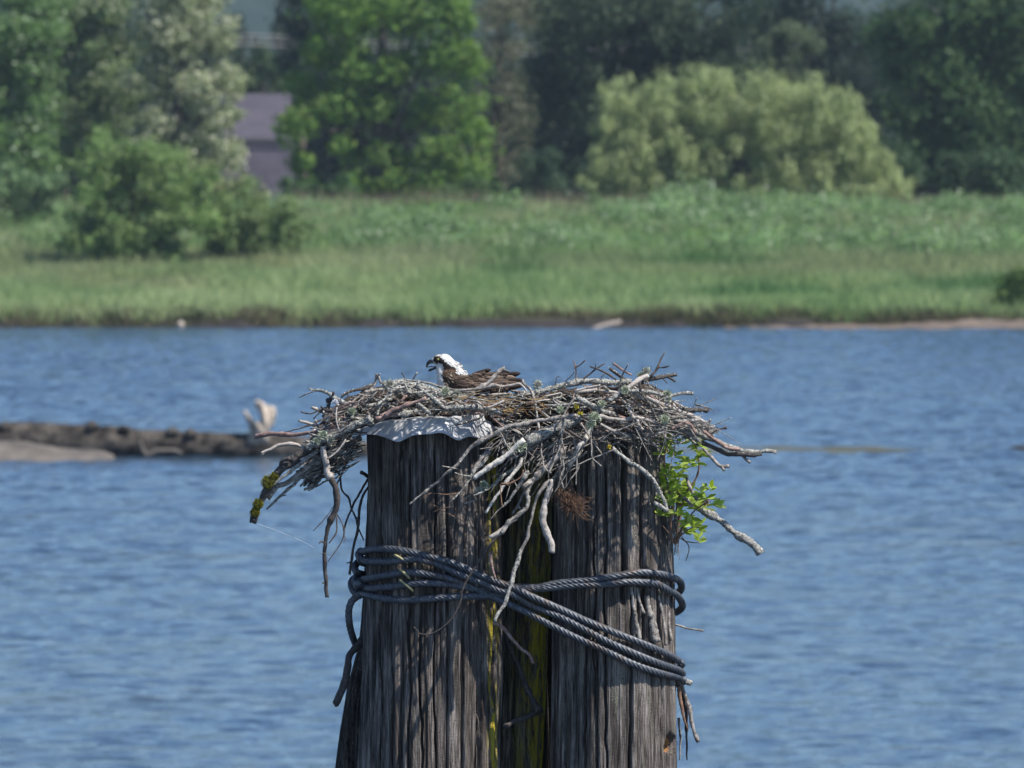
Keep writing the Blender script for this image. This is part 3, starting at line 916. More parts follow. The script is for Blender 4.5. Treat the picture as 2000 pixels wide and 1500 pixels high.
thing_tube('driftwood', 'pale driftwood stump on the far shore at left', 'driftwood', PP([(350, 644, 3), (353, 634, 8), (351, 628, 3)], 410.6), M['drift'], seed=3, group='pale driftwood on the far shore', step=0.05)
thing_tube('driftwood', 'bleached driftwood branch on the far shore right of centre', 'driftwood', PP([(1155, 645, 5), (1180, 637, 5), (1205, 630, 4), (1213, 627, 2)], 410.2), M['drift'], seed=4, group='pale driftwood on the far shore', step=0.1, extra=(PP([(1170, 640, 4), (1190, 632, 2)], 410.3),))
thing_tube('driftwood', 'small brown driftwood lump at the far waterline', 'driftwood', PP([(1198, 648, 4), (1220, 647, 6), (1240, 648, 3)], 410.0), M['beach'], seed=5, group='pale driftwood on the far shore', step=0.1)
thing_tube('snag', 'small dark snag in the water at the right edge', 'driftwood', PP([(1965, 880, 2), (1985, 876, 5), (2030, 878, 5)], 254), M['log'], seed=6, step=0.1)

# barn
YB = 575
bx0, bx1 = P(395, 185, YB)[0], P(592, 185, YB)[0]
zr, ze, zb = P(0, 183, YB)[2], P(0, 268, YB - 3.5)[2], 2.9
barn = empty('barn', ((bx0 + bx1) / 2, YB, zb), 'grey purple barn with a long roof half hidden between the trees', 'barn')
yF, yK = YB - 3.2, YB + 4
mb = MB()
V_ = [(bx0 + .3, yF, zb), (bx1 - .3, yF, zb), (bx1 - .3, yK, zb), (bx0 + .3, yK, zb), (bx0 + .3, yF, ze), (bx1 - .3, yF, ze), (bx1 - .3, yK, ze), (bx0 + .3, yK, ze), (bx0 + .3, YB + .4, zr - .15), (bx1 - .3, YB + .4, zr - .15)]
mb.add(V_, [(0, 1, 5, 4), (1, 2, 6, 5), (2, 3, 7, 6), (3, 0, 4, 7), (4, 8, 7), (5, 6, 9)])
mb.build('wall', M['wall'], barn, smooth=False)
mb = MB()
def slab(p0, p1, p2, p3, t):
    a = np.array([p0, p1, p2, p3], float)
    n_ = np.cross(a[1] - a[0], a[3] - a[0]); n_ /= np.linalg.norm(n_)
    return np.vstack([a, a - n_ * t]), [(0, 1, 2, 3), (7, 6, 5, 4), (0, 4, 5, 1), (1, 5, 6, 2), (2, 6, 7, 3), (3, 7, 4, 0)]
mb.add(*slab((bx0, yF - .15, ze - .04), (bx1, yF - .15, ze - .04), (bx1, YB + .4, zr), (bx0, YB + .4, zr), 0.12))
mb.add(*slab((bx0, YB + .41, zr), (bx1, YB + .41, zr), (bx1, yK + .4, ze - .1), (bx0, yK + .4, ze - .1), 0.12))
mb.build('roof', M['roof'], barn, smooth=False)
mb = MB()
mb.add(*slab((bx0, yF - .18, ze - .20), (bx1, yF - .18, ze - .20), (bx1, yF - .18, ze - .07), (bx0, yF - .18, ze - .07), -0.02))
mb.build('gutter', M['trim'], barn, smooth=False)

# overhead wires
for i, (ya, yb, yc, r) in enumerate([(68, 108, 64, 0.024), (77, 116, 73, 0.024), (88, 124, 83, 0.028)]):
    pts = []
    for px in range(-2200, 4300, 100):
        t = (px - 520) / (1660 - 520)
        y = ya * (1 - t) + yc * t + (yb - (ya + yc) / 2) * 4 * t * (1 - t) * 0.6
        y = ya * (1 - t) + yc * t + 22 * 4 * t * (1 - t) * (1 if 0 <= t <= 1 else 0.25)
        pts.append(np.append(P(px, y, 606 + i * 0.5), r))
    pts = np.array(pts)
    mb = MB(); mb.add(*tube(pts[:, :3], pts[:, 3], 5))
    tag(mb.build('overhead_wire', M['wire'], None, origin=pts[len(pts) // 2, :3]), ['topmost of the three overhead wires seen between the far trees', 'middle of the three overhead wires seen between the far trees', 'lowest of the three overhead wires seen between the far trees'][i], 'wire', 'overhead wires behind the trees')

# ------------------------------------------------------------------ mooring piles
YP = 40.0


def pile(name, label, xc_px, ypos, edges, mat, seed, ztop, cracks, fine=True, hole=None, chips=0.02, flat=1.0, grooves=13, crack_w=1.0):
    """edges: [(py, left px, right px)] silhouette"""
    e = np.array(edges, float)
    zs_e = np.array([P(1000, a, ypos)[2] for a in e[:, 0]])[::-1]
    xl = np.array([P(a, 700, ypos)[0] for a in e[:, 1]])[::-1]
    xr = np.array([P(a, 700, ypos)[0] for a in e[:, 2]])[::-1]
    zb_ = P(1000, 1530, ypos)[2]
    zs = np.concatenate([np.linspace(-1.5, zb_, 40, endpoint=False), np.arange(zb_, ztop, 0.0075), [ztop]])
    nt_ = 760
    # more samples on the seen half
    th = np.concatenate([np.linspace(math.pi, 2 * math.pi, 560, endpoint=False), np.linspace(0, math.pi, 160, endpoint=False)])
    TH, Z = np.meshgrid(th, zs)
    slope = (xl[1] - xl[0]) / (zs_e[1] - zs_e[0]); slr = (xr[1] - xr[0]) / (zs_e[1] - zs_e[0])
    XL = np.interp(Z, zs_e, xl) + np.where(Z < zs_e[0], (Z - zs_e[0]) * slope * 0.3, 0)
    XR = np.interp(Z, zs_e, xr) + np.where(Z < zs_e[0], (Z - zs_e[0]) * slr * 0.3, 0)
    cx, rx = (XL + XR) / 2, (XR - XL) / 2
    wob = 0.17 * vnoise(Z * 1.3, TH * 1.5, 0, seed) + 0.03 * vnoise(Z * 5, TH * 4, 0, seed + 1)
    t = TH + wob * 0.5
    cyc = lambda f, s: vnoise(np.cos(t) * f, np.sin(t) * f, Z * 0.55, s)
    rel = -0.010 * np.abs(cyc(5, seed + 2)) - 0.006 * np.abs(cyc(14, seed + 3)) - 0.0035 * np.abs(vnoise(np.cos(t) * 40, np.sin(t) * 40, Z * 1.5, seed + 4))
    rel += 0.006 * vnoise(np.cos(t) * 3, np.sin(t) * 3, Z * 2.5, seed + 6)
    # plank-like ridges: grooves at irregular angles
    rg = np.random.default_rng(seed)
    ga = np.sort(rg.random(grooves)) * 2 * math.pi
    for i, a in enumerate(ga):
        c = a + 0.05 * vnoise(Z * 1.1, i * 7.3, 0, seed + 20) + 0.012 * vnoise(Z * 6, i * 3.1, 0, seed + 21)
        d = np.abs((TH - c + math.pi) % (2 * math.pi) - math.pi)
        w = (0.010 + 0.026 * rg.random() ** 2) * crack_w
        dep = (0.006 + 0.028 * rg.random() ** 1.5) * np.clip(0.75 + 0.9 * vnoise(Z * 1.6, i * 5.7, 0, seed + 22), 0, 1.2)
        rel -= dep * np.exp(-(d / w) ** 2)
    for (px, wpx, dep, z0p, z1p) in cracks:           # traced deep checks: px, width px, depth m, py range
        xx = P(px, 1200, ypos)[0]
        c = xx + 0.006 * vnoise(Z * 5, px, 0, seed + 30) + 0.004 * vnoise(Z * 16, px, 0, seed + 31)
        xv = cx + rx * np.cos(TH)
        za, zb2 = P(1000, z0p, ypos)[2], P(1000, z1p, ypos)[2]
        fade = np.clip((za - Z) / 0.05, 0, 1) * np.clip((Z - zb2) / 0.05, 0, 1)
        rel -= dep * fade * np.exp(-((xv - c) / (wpx / 500 / 2)) ** 2) * (np.sin(TH) < 0.1)
    hm = None
    if hole:
        hx, hy, hw, hh = hole
        hc = P(hx, hy, ypos)
        xv = cx + rx * np.cos(TH)
        q = ((xv - hc[0]) / (hw / 500)) ** 2 + ((Z - hc[2]) / (hh / 500)) ** 2
        q = q * (1 + 0.3 * vnoise(xv * 60, Z * 60, 0, 5))
        rel -= 0.07 * np.clip(1.25 - q, 0, 1) ** 0.5 * (np.sin(TH) < 0.3)
        hm = (q < 1.1) & (np.sin(TH) < 0.3)
    R_y = 0.27 * flat
    Xv = cx + (rx + rel) * np.cos(TH)
    Yv = ypos + (R_y + rel) * np.sin(TH)
    top = np.clip((Z - (ztop - 0.16)) / 0.16, 0, 1)
    Z2 = Z + top * (chips * 2.5 * vnoise(np.cos(TH) * 6, np.sin(TH) * 6, 0, seed + 40) + chips * vnoise(np.cos(TH) * 25, np.sin(TH) * 25, 0, seed + 41))
    V = np.stack([Xv, Yv, Z2], -1)
    nz, nth = TH.shape
    Vf = V.reshape(-1, 3)
    i, j = np.meshgrid(np.arange(nth), np.arange(nz - 1))
    k = (i + 1) % nth
    F = np.stack([j * nth + i, j * nth + k, (j + 1) * nth + k, (j + 1) * nth + i], -1).reshape(-1, 4)
    fm = np.zeros(len(F), dtype=np.int32)
    if hm is not None:
        fm = (hm[:-1, :] & hm[1:, :]).reshape(-1).astype(np.int32)
    base = np.array((cx[0].mean(), ypos, -1.5))
    root = empty(name, (float(cx[-1].mean()), ypos, 0.0), label, 'pile', 'old timber mooring piles')
    build('shaft', Vf, F, mat, root, mats=[mat, M['hollow']], fmat=fm)
    # end grain
    ring = V[-1]
    c0 = ring.mean(0) - (0, 0, 0.02)
    Vt, Ft = [c0], []
    n1 = nth
    inner = c0 + (ring - c0) * 0.55 + np.stack([0 * th, 0 * th, -0.01 + 0.012 * vnoise(np.cos(th) * 9, np.sin(th) * 9, 0, seed + 42)], -1)
    Vt = np.vstack([c0[None], inner, ring])
    for a in range(nth):
        b = (a + 1) % nth
        Ft.append((0, 1 + a, 1 + b))
        Ft.append((1 + a, 1 + nth + a, 1 + nth + b, 1 + b))
    build('end_grain', Vt, Ft, mat, root)
    return root


ZT_L = P(1000, 832, 40)[2]
ZT_R = P(1000, 842, 40)[2]
pile('mooring_pile', 'front left timber pile under the sheet metal, brown with long vertical cracks', 845, 40.0,
     [(830, 712, 974), (960, 715, 978), (1060, 714, 982), (1200, 707, 985), (1330, 703, 984), (1500, 696, 981)], M['pile_l'], 101, ZT_L,
     [(799, 4, .03, 880, 1560), (765, 3, .02, 1180, 1560), (823, 4, .03, 1160, 1560), (850, 3, .025, 860, 1560), (877, 3, .02, 840, 1300), (905, 4, .03, 1200, 1560), (940, 5, .03, 1150, 1560), (782, 4, .03, 850, 1060), (952, 4, .03, 880, 1120), (965, 5, .035, 1260, 1560), (742, 3, .02, 850, 1560)])
pr = pile('mooring_pile', 'front right timber pile with the leafy sprout and a hollow near its foot', 1200, 40.0,
          [(840, 1084, 1299), (900, 1082, 1302), (1060, 1079, 1316), (1150, 1077, 1321), (1300, 1076, 1325), (1500, 1074, 1328)], M['pile_r'], 131, ZT_R,
          [(1217, 9, .05, 840, 1180), (1141, 5, .04, 860, 1560), (1253, 6, .04, 850, 1130), (1232, 5, .03, 1130, 1560), (1180, 4, .03, 900, 1560), (1100, 4, .03, 900, 1560), (1262, 9, .06, 1100, 1260), (1290, 7, .05, 1100, 1250), (1246, 8, .05, 1120, 1240), (1292, 4, .03, 1300, 1560), (1160, 3, .03, 1000, 1400)],
          hole=(1311, 1450, 10, 19), chips=0.03)
pile('mooring_pile', 'mossy yellow stained pile set back in the gap between the two front piles', 1020, 40.24,
     [(860, 930, 1085), (1100, 930, 1078), (1300, 925, 1070), (1500, 915, 1058)], M['pile_b'], 161, P(1000, 850, 40.4)[2],
     [(1005, 5, .03, 860, 1560), (1035, 5, .03, 860, 1560), (1060, 4, .02, 900, 1560)], flat=0.5)
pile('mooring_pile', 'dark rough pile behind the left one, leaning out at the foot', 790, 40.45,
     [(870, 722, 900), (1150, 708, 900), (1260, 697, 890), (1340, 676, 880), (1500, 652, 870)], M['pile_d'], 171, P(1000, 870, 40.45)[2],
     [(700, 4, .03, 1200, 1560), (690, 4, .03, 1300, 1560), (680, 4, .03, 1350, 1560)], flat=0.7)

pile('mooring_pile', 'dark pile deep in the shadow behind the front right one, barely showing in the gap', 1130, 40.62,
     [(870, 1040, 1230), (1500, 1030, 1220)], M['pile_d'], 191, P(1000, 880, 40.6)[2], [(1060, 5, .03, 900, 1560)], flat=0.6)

# loose splinters on the right pile (parts of it)
def zoomer(x0, y0, s):
    return lambda pts: [(x0 + p[0] / s, y0 + p[1] / s) for p in pts]


ZM = {'A': zoomer(470, 660, 5), 'B': zoomer(800, 660, 6.667), 'C': zoomer(1050, 670, 4), 'D': zoomer(470, 850, 4.285), 'E': zoomer(800, 840, 3.75),
      'F': zoomer(1180, 820, 3.75), 'G': zoomer(590, 700, 6.667), 'H': zoomer(960, 690, 6.667), 'I': zoomer(1180, 680, 8.333), 'J': zoomer(880, 840, 5.556),
      'K': zoomer(640, 1040, 3.262), 'L': zoomer(980, 1080, 3.571), 'X': zoomer(0, 0, 1)}
ZS = {'A': 5, 'B': 6.667, 'C': 4, 'D': 4.285, 'E': 3.75, 'F': 3.75, 'G': 6.667, 'H': 6.667, 'I': 8.333, 'J': 5.556, 'K': 3.262, 'L': 3.571, 'X': 1}


def path(z, pts, r0, r1, d0, d1):
    """traced polyline -> (x,y,z,r) control points, depth offset d (m) in front of (-) or behind (+) the pile axis"""
    p = ZM[z](pts)
    n = len(p)
    L = np.concatenate([[0], np.cumsum([math.dist(p[i], p[i + 1]) for i in range(n - 1)])])
    t = L / L[-1]
    rs = np.interp(t, np.linspace(0, 1, len(r0)) if hasattr(r0, '__len__') else [0, 1], r0 if hasattr(r0, '__len__') else [r0, r1]) / ZS[z]
    out = []
    for i in range(n):
        Y = YP + d0 + (d1 - d0) * t[i]
        out.append(np.append(P(p[i][0], p[i][1], Y), rs[i] * Y / FPX))
    return np.array(out)


def stick_geo(mb, ctl, seed, sides=8, rough=0.16, knots=True):
    q = catmull(ctl, 0.006)
    C = q[:, :3].copy()
    n = len(C)
    s = np.arange(n) * 0.006
    r = np.maximum(q[:, 3], 0.0006)
    amp = np.minimum(r.mean() * 0.45, 0.003)
    C += np.stack([vnoise(s * 22, k * 5.1, 0, seed) + 0.45 * vnoise(s * 60, k * 5.1, 0, seed + 2) for k in range(3)], -1) * amp * 0.35
    rk = np.random.default_rng(seed + 77)
    kn = np.arange(0, s[-1] + 0.06, 0.022 + 0.02 * rk.random())
    kinks = rk.normal(size=(len(kn), 3)) * min(r.mean() * 0.34, 0.0018)
    kinks[0] = 0
    C += np.stack([np.interp(s, kn, kinks[:, k]) for k in range(3)], -1)
    r = r * (1 + 0.12 * vnoise(s * 75, 1.7, 0, seed + 8) + 0.12 * vnoise(s * 25, 4.7, 0, seed + 9))
    if knots:
        bumps = np.clip(vnoise(s * 28, 3.3, 0, seed + 5) - 0.35, 0, 1)
        r = r * (1 + 1.1 * bumps)
    mb.add(*tube(C, r, sides, rough, seed, freq=120, ends=0.8))
    return C, r


def flakes(C, r, n, size, seed, cols, up=True, fluff=1.0):
    """lichen / moss flakes on a stick"""
    rng = np.random.default_rng(seed)
    i = (rng.random(n) * (len(C) - 1)).astype(int)
    grp = vnoise(i * 0.09, seed * 1.7, 0, seed)
    keep = grp > -0.35
    i = i[keep]; n = len(i)
    d = rng.normal(size=(n, 3))
    d[:, 2] += 0.7 if up else -0.1
    d[:, 1] -= 0.5
    d /= np.linalg.norm(d, axis=1)[:, None]
    c = C[i] + d * (r[i] * (0.9 + 0.25 * rng.random(n)) + size * 0.35 * rng.random(n) * fluff)[:, None]
    col = np.array(cols)[(rng.random(n) * len(cols)).astype(int)] * (0.7 + 0.6 * rng.random(n))[:, None]
    nr = d * 0.5 + rng.normal(size=(n, 3)) * 0.6
    return leaves(c, nr, size, col, 1.0, 0, rng)


LICH = [(0.46, 0.46, 0.41), (0.36, 0.37, 0.31), (0.56, 0.56, 0.52), (0.40, 0.42, 0.26), (0.22, 0.22, 0.20), (0.62, 0.61, 0.57)]
MOSS = [(0.13, 0.13, 0.02), (0.20, 0.19, 0.03), (0.08, 0.09, 0.02), (0.26, 0.24, 0.05)]

nest_c = P(1010, 800, 40.1)
nest = empty('stick_nest', nest_c, 'large untidy stick nest piled across the tops of the timber piles', 'nest')
STK = []


def S(z, kind, r, d, *paths, lich=0, label=None, name='stick', moss=None, tip=None):
    """one traced stick with its side twigs"""
    seed = 300 + len(STK)
    mb = MB()
    r0, r1 = r if isinstance(r, tuple) else (r, r)
    d0, d1 = d if isinstance(d, tuple) else (d, d)
    main = None
    for i, pts in enumerate(paths):
        if isinstance(pts, tuple):          # (pts, r0, r1)
            pp, a, b = pts
        else:
            pp, a, b = pts, r0, r1
        if i > 0:
            # start depth = depth of the main stick where the twig leaves
            p0 = ZM[z]([pp[0]])[0]
            dd = [np.linalg.norm(main[k][[0, 2]] - P(p0[0], p0[1], main[k][1])[[0, 2]]) for k in range(len(main))]
            dy = main[int(np.argmin(dd))][1] - YP
            ctl = path(z, pp, a, b, dy, dy - 0.03)
        else:
            ctl = path(z, pp, a, b, d0, d1)
        C, R = stick_geo(mb, ctl, seed + i * 7, 10 if max(ctl[:, 3]) > 0.006 else 7)
        if i == 0:
            main = C; mr = R
    o = mb.build(name, M[kind], nest)
    if label: o['label'] = label
    STK.append(o)
    if lich:
        L_ = len(main) * 0.006
        nfl = int(lich * L_ * 900)
        V_, F_, C_ = flakes(main, mr, nfl, 0.0058, seed, LICH)
        build('lichen', V_, F_, M['flake'], o, cols=C_, smooth=False)['kind'] = 'stuff'
    if moss:
        for (mx, my, mr_) in moss:
            c = P(*ZM[z]([(mx, my)])[0], YP + (d0 + d1) / 2)
            rng = np.random.default_rng(seed)
            n = 520
            dd = rng.normal(size=(n, 3)); dd /= np.linalg.norm(dd, axis=1)[:, None]
            rad = mr_ / ZS[z] / 500 * (0.5 + 0.6 * rng.random(n))
            cc = c + dd * rad[:, None]
            col = np.array(MOSS)[(rng.random(n) * 4).astype(int)] * (0.7 + 0.6 * rng.random(n))[:, None]
            V_, F_, C_ = leaves(cc, rng.normal(size=(n, 3)), 0.008, col, 1.5, 0, rng)
            build('moss', V_, F_, M['moss'], o, cols=C_, smooth=False)
    return o


# left side
S('A', 'red', (24, 12), (-.12, -.3), [(145, 965), (250, 945), (400, 945), (560, 940), (720, 920), (900, 870), (1080, 830)], label='reddish straight stick sticking out furthest left')
S('A', 'pale', (14, 20), (-.22, -.2), [(210, 1145), (225, 1110), (290, 1080), (350, 1050), (420, 1035), (540, 1040), (650, 1080)], ([(225, 1110), (205, 1120)], 8, 6))
S('X', 'dark', ([5, 6.5, 7, 7, 7.5, 8, 8.5, 9, 9, 8], 0), (-.32, -.36), [(494, 1020), (500, 999), (512, 974), (524, 950), (547, 920), (573, 901), (601, 878), (650, 848), (696, 832), (735, 818)], ([(547, 920), (552, 900), (566, 896)], 3.5, 4), lich=0.55, label='thick mossy branch hanging down at the far left of the nest',
  moss=[(523, 941, 13), (536, 930, 8), (504, 984, 10), (498, 1000, 9), (605, 879, 9)])
S('D', 'lichen_bark', (11, 18), (-.34, -.36), [(280, 410), (400, 320), (500, 240), (570, 180), (640, 130)], lich=0.5)
S('D', 'grey', (18, 30), (-.30, -.34), [(230, 535), (300, 430), (400, 390), (520, 300), (680, 200), (830, 110)], ([(470, 340), (430, 370)], 10, 6), lich=0.5)
S('D', 'lichen_bark', (9, 20), (-.26, -.3), [(220, 620), (330, 510), (430, 420), (560, 310), (700, 230), (860, 140)], ([(330, 510), (380, 500)], 8, 4), lich=0.4)
S('D', 'dark', ([22, 24, 26, 26, 24, 21, 19, 17, 15, 14, 16], 0), (-.36, -.30), [(690, 90), (705, 220), (722, 300), (780, 400), (805, 520), (790, 640), (740, 750), (710, 880), (705, 1000), (708, 1150), (722, 1350)],
  ([(800, 650), (805, 740), (800, 820), (740, 905)], 6, 5), ([(800, 650), (850, 740), (862, 840), (790, 980), (735, 1055)], 6, 4), ([(860, 840), (875, 860), (862, 900)], 4, 3), ([(775, 600), (720, 680), (640, 770), (610, 802)], 5, 4),
  ([(705, 905), (680, 890), (660, 905)], 7, 5), ([(700, 1230), (685, 1235)], 9, 6), ([(708, 990), (688, 990)], 9, 6), label='long dark branch hanging straight down left of the piles')
S('D', 'pale', (24, 30), (-.39, -.39), [(690, 95), (700, 170), (705, 230), (718, 310), (750, 350)])
S('D', 'dark', (9, 8), (-.1, -.05), [(760, 240), (825, 330), (850, 460), (910, 530), (930, 620), (965, 700), (980, 760)])
S('D', 'dark', (10, 8), (-.02, -.08), [(1065, 370), (1000, 480), (930, 620), (865, 795)])
S('D', 'dark', (11, 12), (.0, -.12), [(1070, 430), (1020, 520), (990, 640), (985, 780), (955, 900), (930, 1050), (910, 1160)], ([(985, 780), (1020, 860), (1030, 880)], 6, 5), ([(930, 1060), (890, 1072)], 7, 5), ([(985, 700), (960, 680)], 6, 5))
S('D', 'dark', (9, 9), (-.2, -.25), [(560, 430), (600, 380), (640, 355), (690, 320), (740, 260)], ([(600, 400), (680, 350)], 5, 4))
S('D', 'dark', (16, 10), (-.05, -.0), [(1010, 315), (1040, 330), (1070, 350)])
S('A', 'pale', (12, 13), (-.15, -.1), [(575, 810), (640, 830), (700, 850), (750, 880)], ([(755, 865), (730, 800)], 12, 10))
S('A', 'dark', (5, 12), (.0, .05), [(420, 925), (560, 890), (680, 840), (790, 800)])
S('A', 'pale', (16, 14), (-.1, -.05), [(700, 680), (780, 720), (850, 760)])
S('A', 'dark', (5, 10), (-.1, -.1), [(710, 790), (760, 740), (830, 680)])
S('A', 'dark', (5, 9), (-.12, -.1), [(585, 720), (640, 735), (700, 732), (800, 690)], ([(640, 733), (690, 748)], 4, 4))
S('A', 'lichen_bark', ([8, 14, 20, 24, 18, 9, 7], 0), (-.05, -.22), [(665, 495), (740, 515), (850, 530), (900, 570), (960, 610), (1060, 650), (1130, 700), (1138, 780), (1130, 825)], ([(575, 582), (650, 545), (725, 518)], 5, 6), lich=0.5, label='knotted twig reaching up and left from the nest rim')
S('A', 'dark', (22, 22), (-.1, -.15), [(860, 605), (850, 700), (820, 790), (770, 880)], ([(860, 620), (895, 560), (905, 530)], 18, 14), lich=0.2)
S('A', 'grey', (15, 10), (-.24, -.28), [(1330, 360), (1310, 440), (1240, 540), (1170, 610), (1085, 665)], ([(1335, 365), (1365, 430), (1400, 480), (1440, 510)], 13, 14), ([(1330, 370), (1320, 350)], 9, 8), ([(1345, 365), (1362, 352)], 7, 6), label='forked grey twig standing up from the left rim')
S('A', 'dark', (12, 17), (-.05, .0), [(980, 575), (1060, 520), (1180, 500), (1270, 470), (1310, 440)], ([(1060, 520), (1050, 560)], 5, 4), lich=0.6)
S('A', 'dark', (5, 7), (.0, .0), [(1570, 338), (1590, 370), (1608, 420)])
S('A', 'pale', (7, 9), (-.02, .0), [(1720, 340), (1700, 380), (1678, 425)])
S('X', 'grey', (2.0, 3.0), (-.3, -.36), [(794, 743), (822, 746), (840, 749), (860, 756), (888, 762), (915, 762), (945, 758), (970, 751)], label='long thin grey stick curving along the rim below the bird')
S('G', 'lichen_bark', (16, 27), (-.36, -.42), [(1505, 295), (1530, 370), (1620, 450), (1750, 560), (1835, 640)], lich=0.8)
S('G', 'red', (18, 34), (-.46, -.44), [(1605, 525), (1500, 558), (1400, 592), (1230, 660), (1150, 700), (1090, 745)], label='pinkish stick with a broken end just above the sheet metal')
S('G', 'red', (26, 24), (-.43, -.43), [(960, 790), (1040, 775), (1130, 755), (1235, 740)])
S('G', 'lichen_bark', (22, 36), (-.40, -.38), [(1225, 740), (1330, 725), (1420, 705), (1505, 682)], lich=0.9)
S('G', 'lichen_bark', (34, 26), (-.42, -.40), [(1510, 600), (1570, 640), (1620, 690), (1680, 725)], lich=1.0)
S('G', 'lichen_bark', (20, 28), (-.38, -.34), [(980, 745), (1000, 650), (1080, 540), (1180, 430), (1280, 370)], lich=1.2)
S('G', 'lichen_bark', (50, 55), (-.26, -.22), [(1060, 345), (1180, 335), (1300, 325), (1450, 360), (1600, 405), (1760, 450), (1950, 480)], lich=3.2, label='thick branch wrapped in pale lichen on the left rim')
S('G', 'lichen_bark', (35, 40), (-.34, -.30), [(1150, 420), (1300, 400), (1420, 440), (1560, 480), (1740, 530)], lich=2.2)
S('G', 'pale', (9, 8), (-.42, -.44), [(455, 640), (440, 740), (458, 850), (485, 930)])
S('G', 'pale', (8, 8), (-.40, -.42), [(345, 800), (385, 720), (440, 670), (480, 600)])
S('G', 'pale', (10, 12), (-.42, -.4), [(330, 1310), (440, 1225), (520, 1130), (560, 1060)])
S('G', 'lichen_bark', (40, 44), (-.38, -.40), [(60, 1160), (200, 1090), (400, 1010), (560, 930), (720, 860), (900, 800)], lich=1.5)
S('G', 'grey', (14, 10), (-.42, -.42), [(400, 985), (520, 925), (640, 865), (700, 830)])
S('G', 'dark', (34, 28), (-.30, -.34), [(0, 1460), (200, 1330), (420, 1220), (620, 1120), (760, 1020)], lich=0.5)
S('G', 'dark', (30, 22), (-.2, -.25), [(240, 1420), (440, 1330), (620, 1260), (760, 1180)], lich=0.3)
# middle
S('B', 'grey', (34, 24), (-.34, -.30), [(610, 815), (690, 765), (770, 730), (900, 655), (1030, 570), (1100, 500), (1180, 430), (1240, 408)], ([(1225, 420), (1290, 440)], 22, 12), ([(1210, 560), (1180, 650), (1150, 740)], 6, 6), label='thick grey stick crossing in front of the bird\'s wing')
S('B', 'pale', (18, 14), (-.24, -.28), [(580, 690), (700, 700), (820, 690), (960, 650), (1080, 610), (1200, 630), (1340, 612), (1430, 600), (1500, 670), (1530, 720)])
S('H', 'grey', ([16, 20, 15, 13, 12, 10, 9, 9], 0), (-.34, -.50), [(400, 345), (430, 400), (500, 460), (540, 560), (580, 700), (600, 850), (620, 1000), (650, 1150), (640, 1280), (660, 1400), (690, 1490), (780, 1560)], label='thin curved twig trailing down over the middle of the nest')
S('B', 'lichen_bark', (34, 26), (-.42, -.40), [(440, 925), (600, 900), (800, 900), (1000, 925), (1190, 965)], lich=0.8, label='thick grey stick lying along the top edge of the sheet metal')
S('B', 'pale', (13, 15), (-.44, -.42), [(1010, 910), (1100, 880), (1225, 822)])
S('B', 'dark', (12, 10), (-.47, -.47), [(590, 1135), (700, 1110), (770, 1088), (900, 1050), (960, 1000)], ([(650, 940), (710, 1030), (770, 1088)], 8, 9), lich=0.4)
S('X', 'grey', ([1.6, 2.2, 3.2, 4, 4.5, 4.2, 4.2], 0), (-.46, -.48), [(800, 985), (827, 963), (861, 936), (893, 907), (907, 890), (928, 869), (960, 850), (990, 836), (1020, 828), (1065, 820), (1095, 814), (1125, 813)],
  ([(893, 916), (864, 910)], 1.5, 1.0), lich=0.25, label='long slender grey branch running from the centre of the nest down over the left pile')
S('E', 'white', (17, 21), (-.50, -.50), [(476, 350), (600, 258), (720, 178), (770, 130), (835, 85)], label='thick pale debarked stick pointing down left over the left pile')
S('E', 'white', (10, 14), (-.47, -.45), [(556, 606), (620, 510), (720, 370), (800, 265), (822, 200)], label='slim white debarked stick pointing down over the left pile')
S('X', 'lichen_bark', (10.5, 9), (-.46, -.40), [(1030, 862), (1052, 851), (1075, 842), (1100, 828), (1130, 818)], lich=1.8, label='short thick lichen covered log with a sawn end at the centre of the nest')
S('X', 'white', ([3.5, 6, 5, 3], 0), (-.44, -.42), [(1111, 910), (1122, 895), (1132, 873), (1147, 855), (1158, 825)], label='pale broken stick stub over the right pile')
S('H', 'grey', ([13, 17, 12, 12, 12, 11, 10, 9], 0), (-.46, -.5), [(1085, 575), (1010, 680), (950, 800), (920, 960), (920, 1150), (955, 1300), (930, 1400), (935, 1490), (900, 1600), (930, 1760)], ([(920, 870), (850, 890)], 8, 8), ([(925, 990), (975, 1045)], 8, 7), ([(915, 1170), (840, 1340), (790, 1480), (740, 1560)], 10, 10), label='slender hanging twig in the middle of the nest')
S('H', 'grey', (11, 9), (-.48, -.5), [(1325, 920), (1290, 1050), (1300, 1200), (1310, 1350), (1430, 1480)], ([(1285, 1080), (1235, 1150)], 9, 8))
S('H', 'grey', (10, 9), (-.46, -.45), [(1590, 1258), (1440, 1320), (1300, 1370), (1150, 1440), (1050, 1465)])
S('X', 'lichen_bark', (4.5, 3.6), (-.44, -.42), [(1197, 876), (1209, 886), (1226, 900), (1246, 911), (1273, 935), (1292, 967), (1302, 996)], ([(1304, 997), (1290, 990), (1277, 982)], 4, 4), lich=0.35, label='bent grey branch in front of the right pile')
S('X', 'grey', (3.2, 2), (-.46, -.40), [(1173, 828), (1200, 843), (1222, 853), (1255, 858), (1275, 868), (1290, 875)])
S('H', 'lichen_bark', (34, 26), (-.45, -.42), [(1110, 570), (1250, 650), (1420, 740), (1595, 792)], lich=0.7)
S('X', 'pale', (4.2, 3.8), (-.44, -.40), [(1160, 815), (1177, 815), (1215, 820), (1237, 816), (1264, 820), (1288, 829)], ([(1227, 796), (1232, 808), (1238, 817)], 3, 3))
S('H', 'lichen_bark', ([30, 34, 40, 40, 36], 0), (-.30, -.22), [(380, 540), (550, 525), (700, 490), (900, 430), (1100, 375), (1300, 365), (1600, 385), (1800, 372)], lich=2.4, label='long lichen crusted branch along the top right rim')
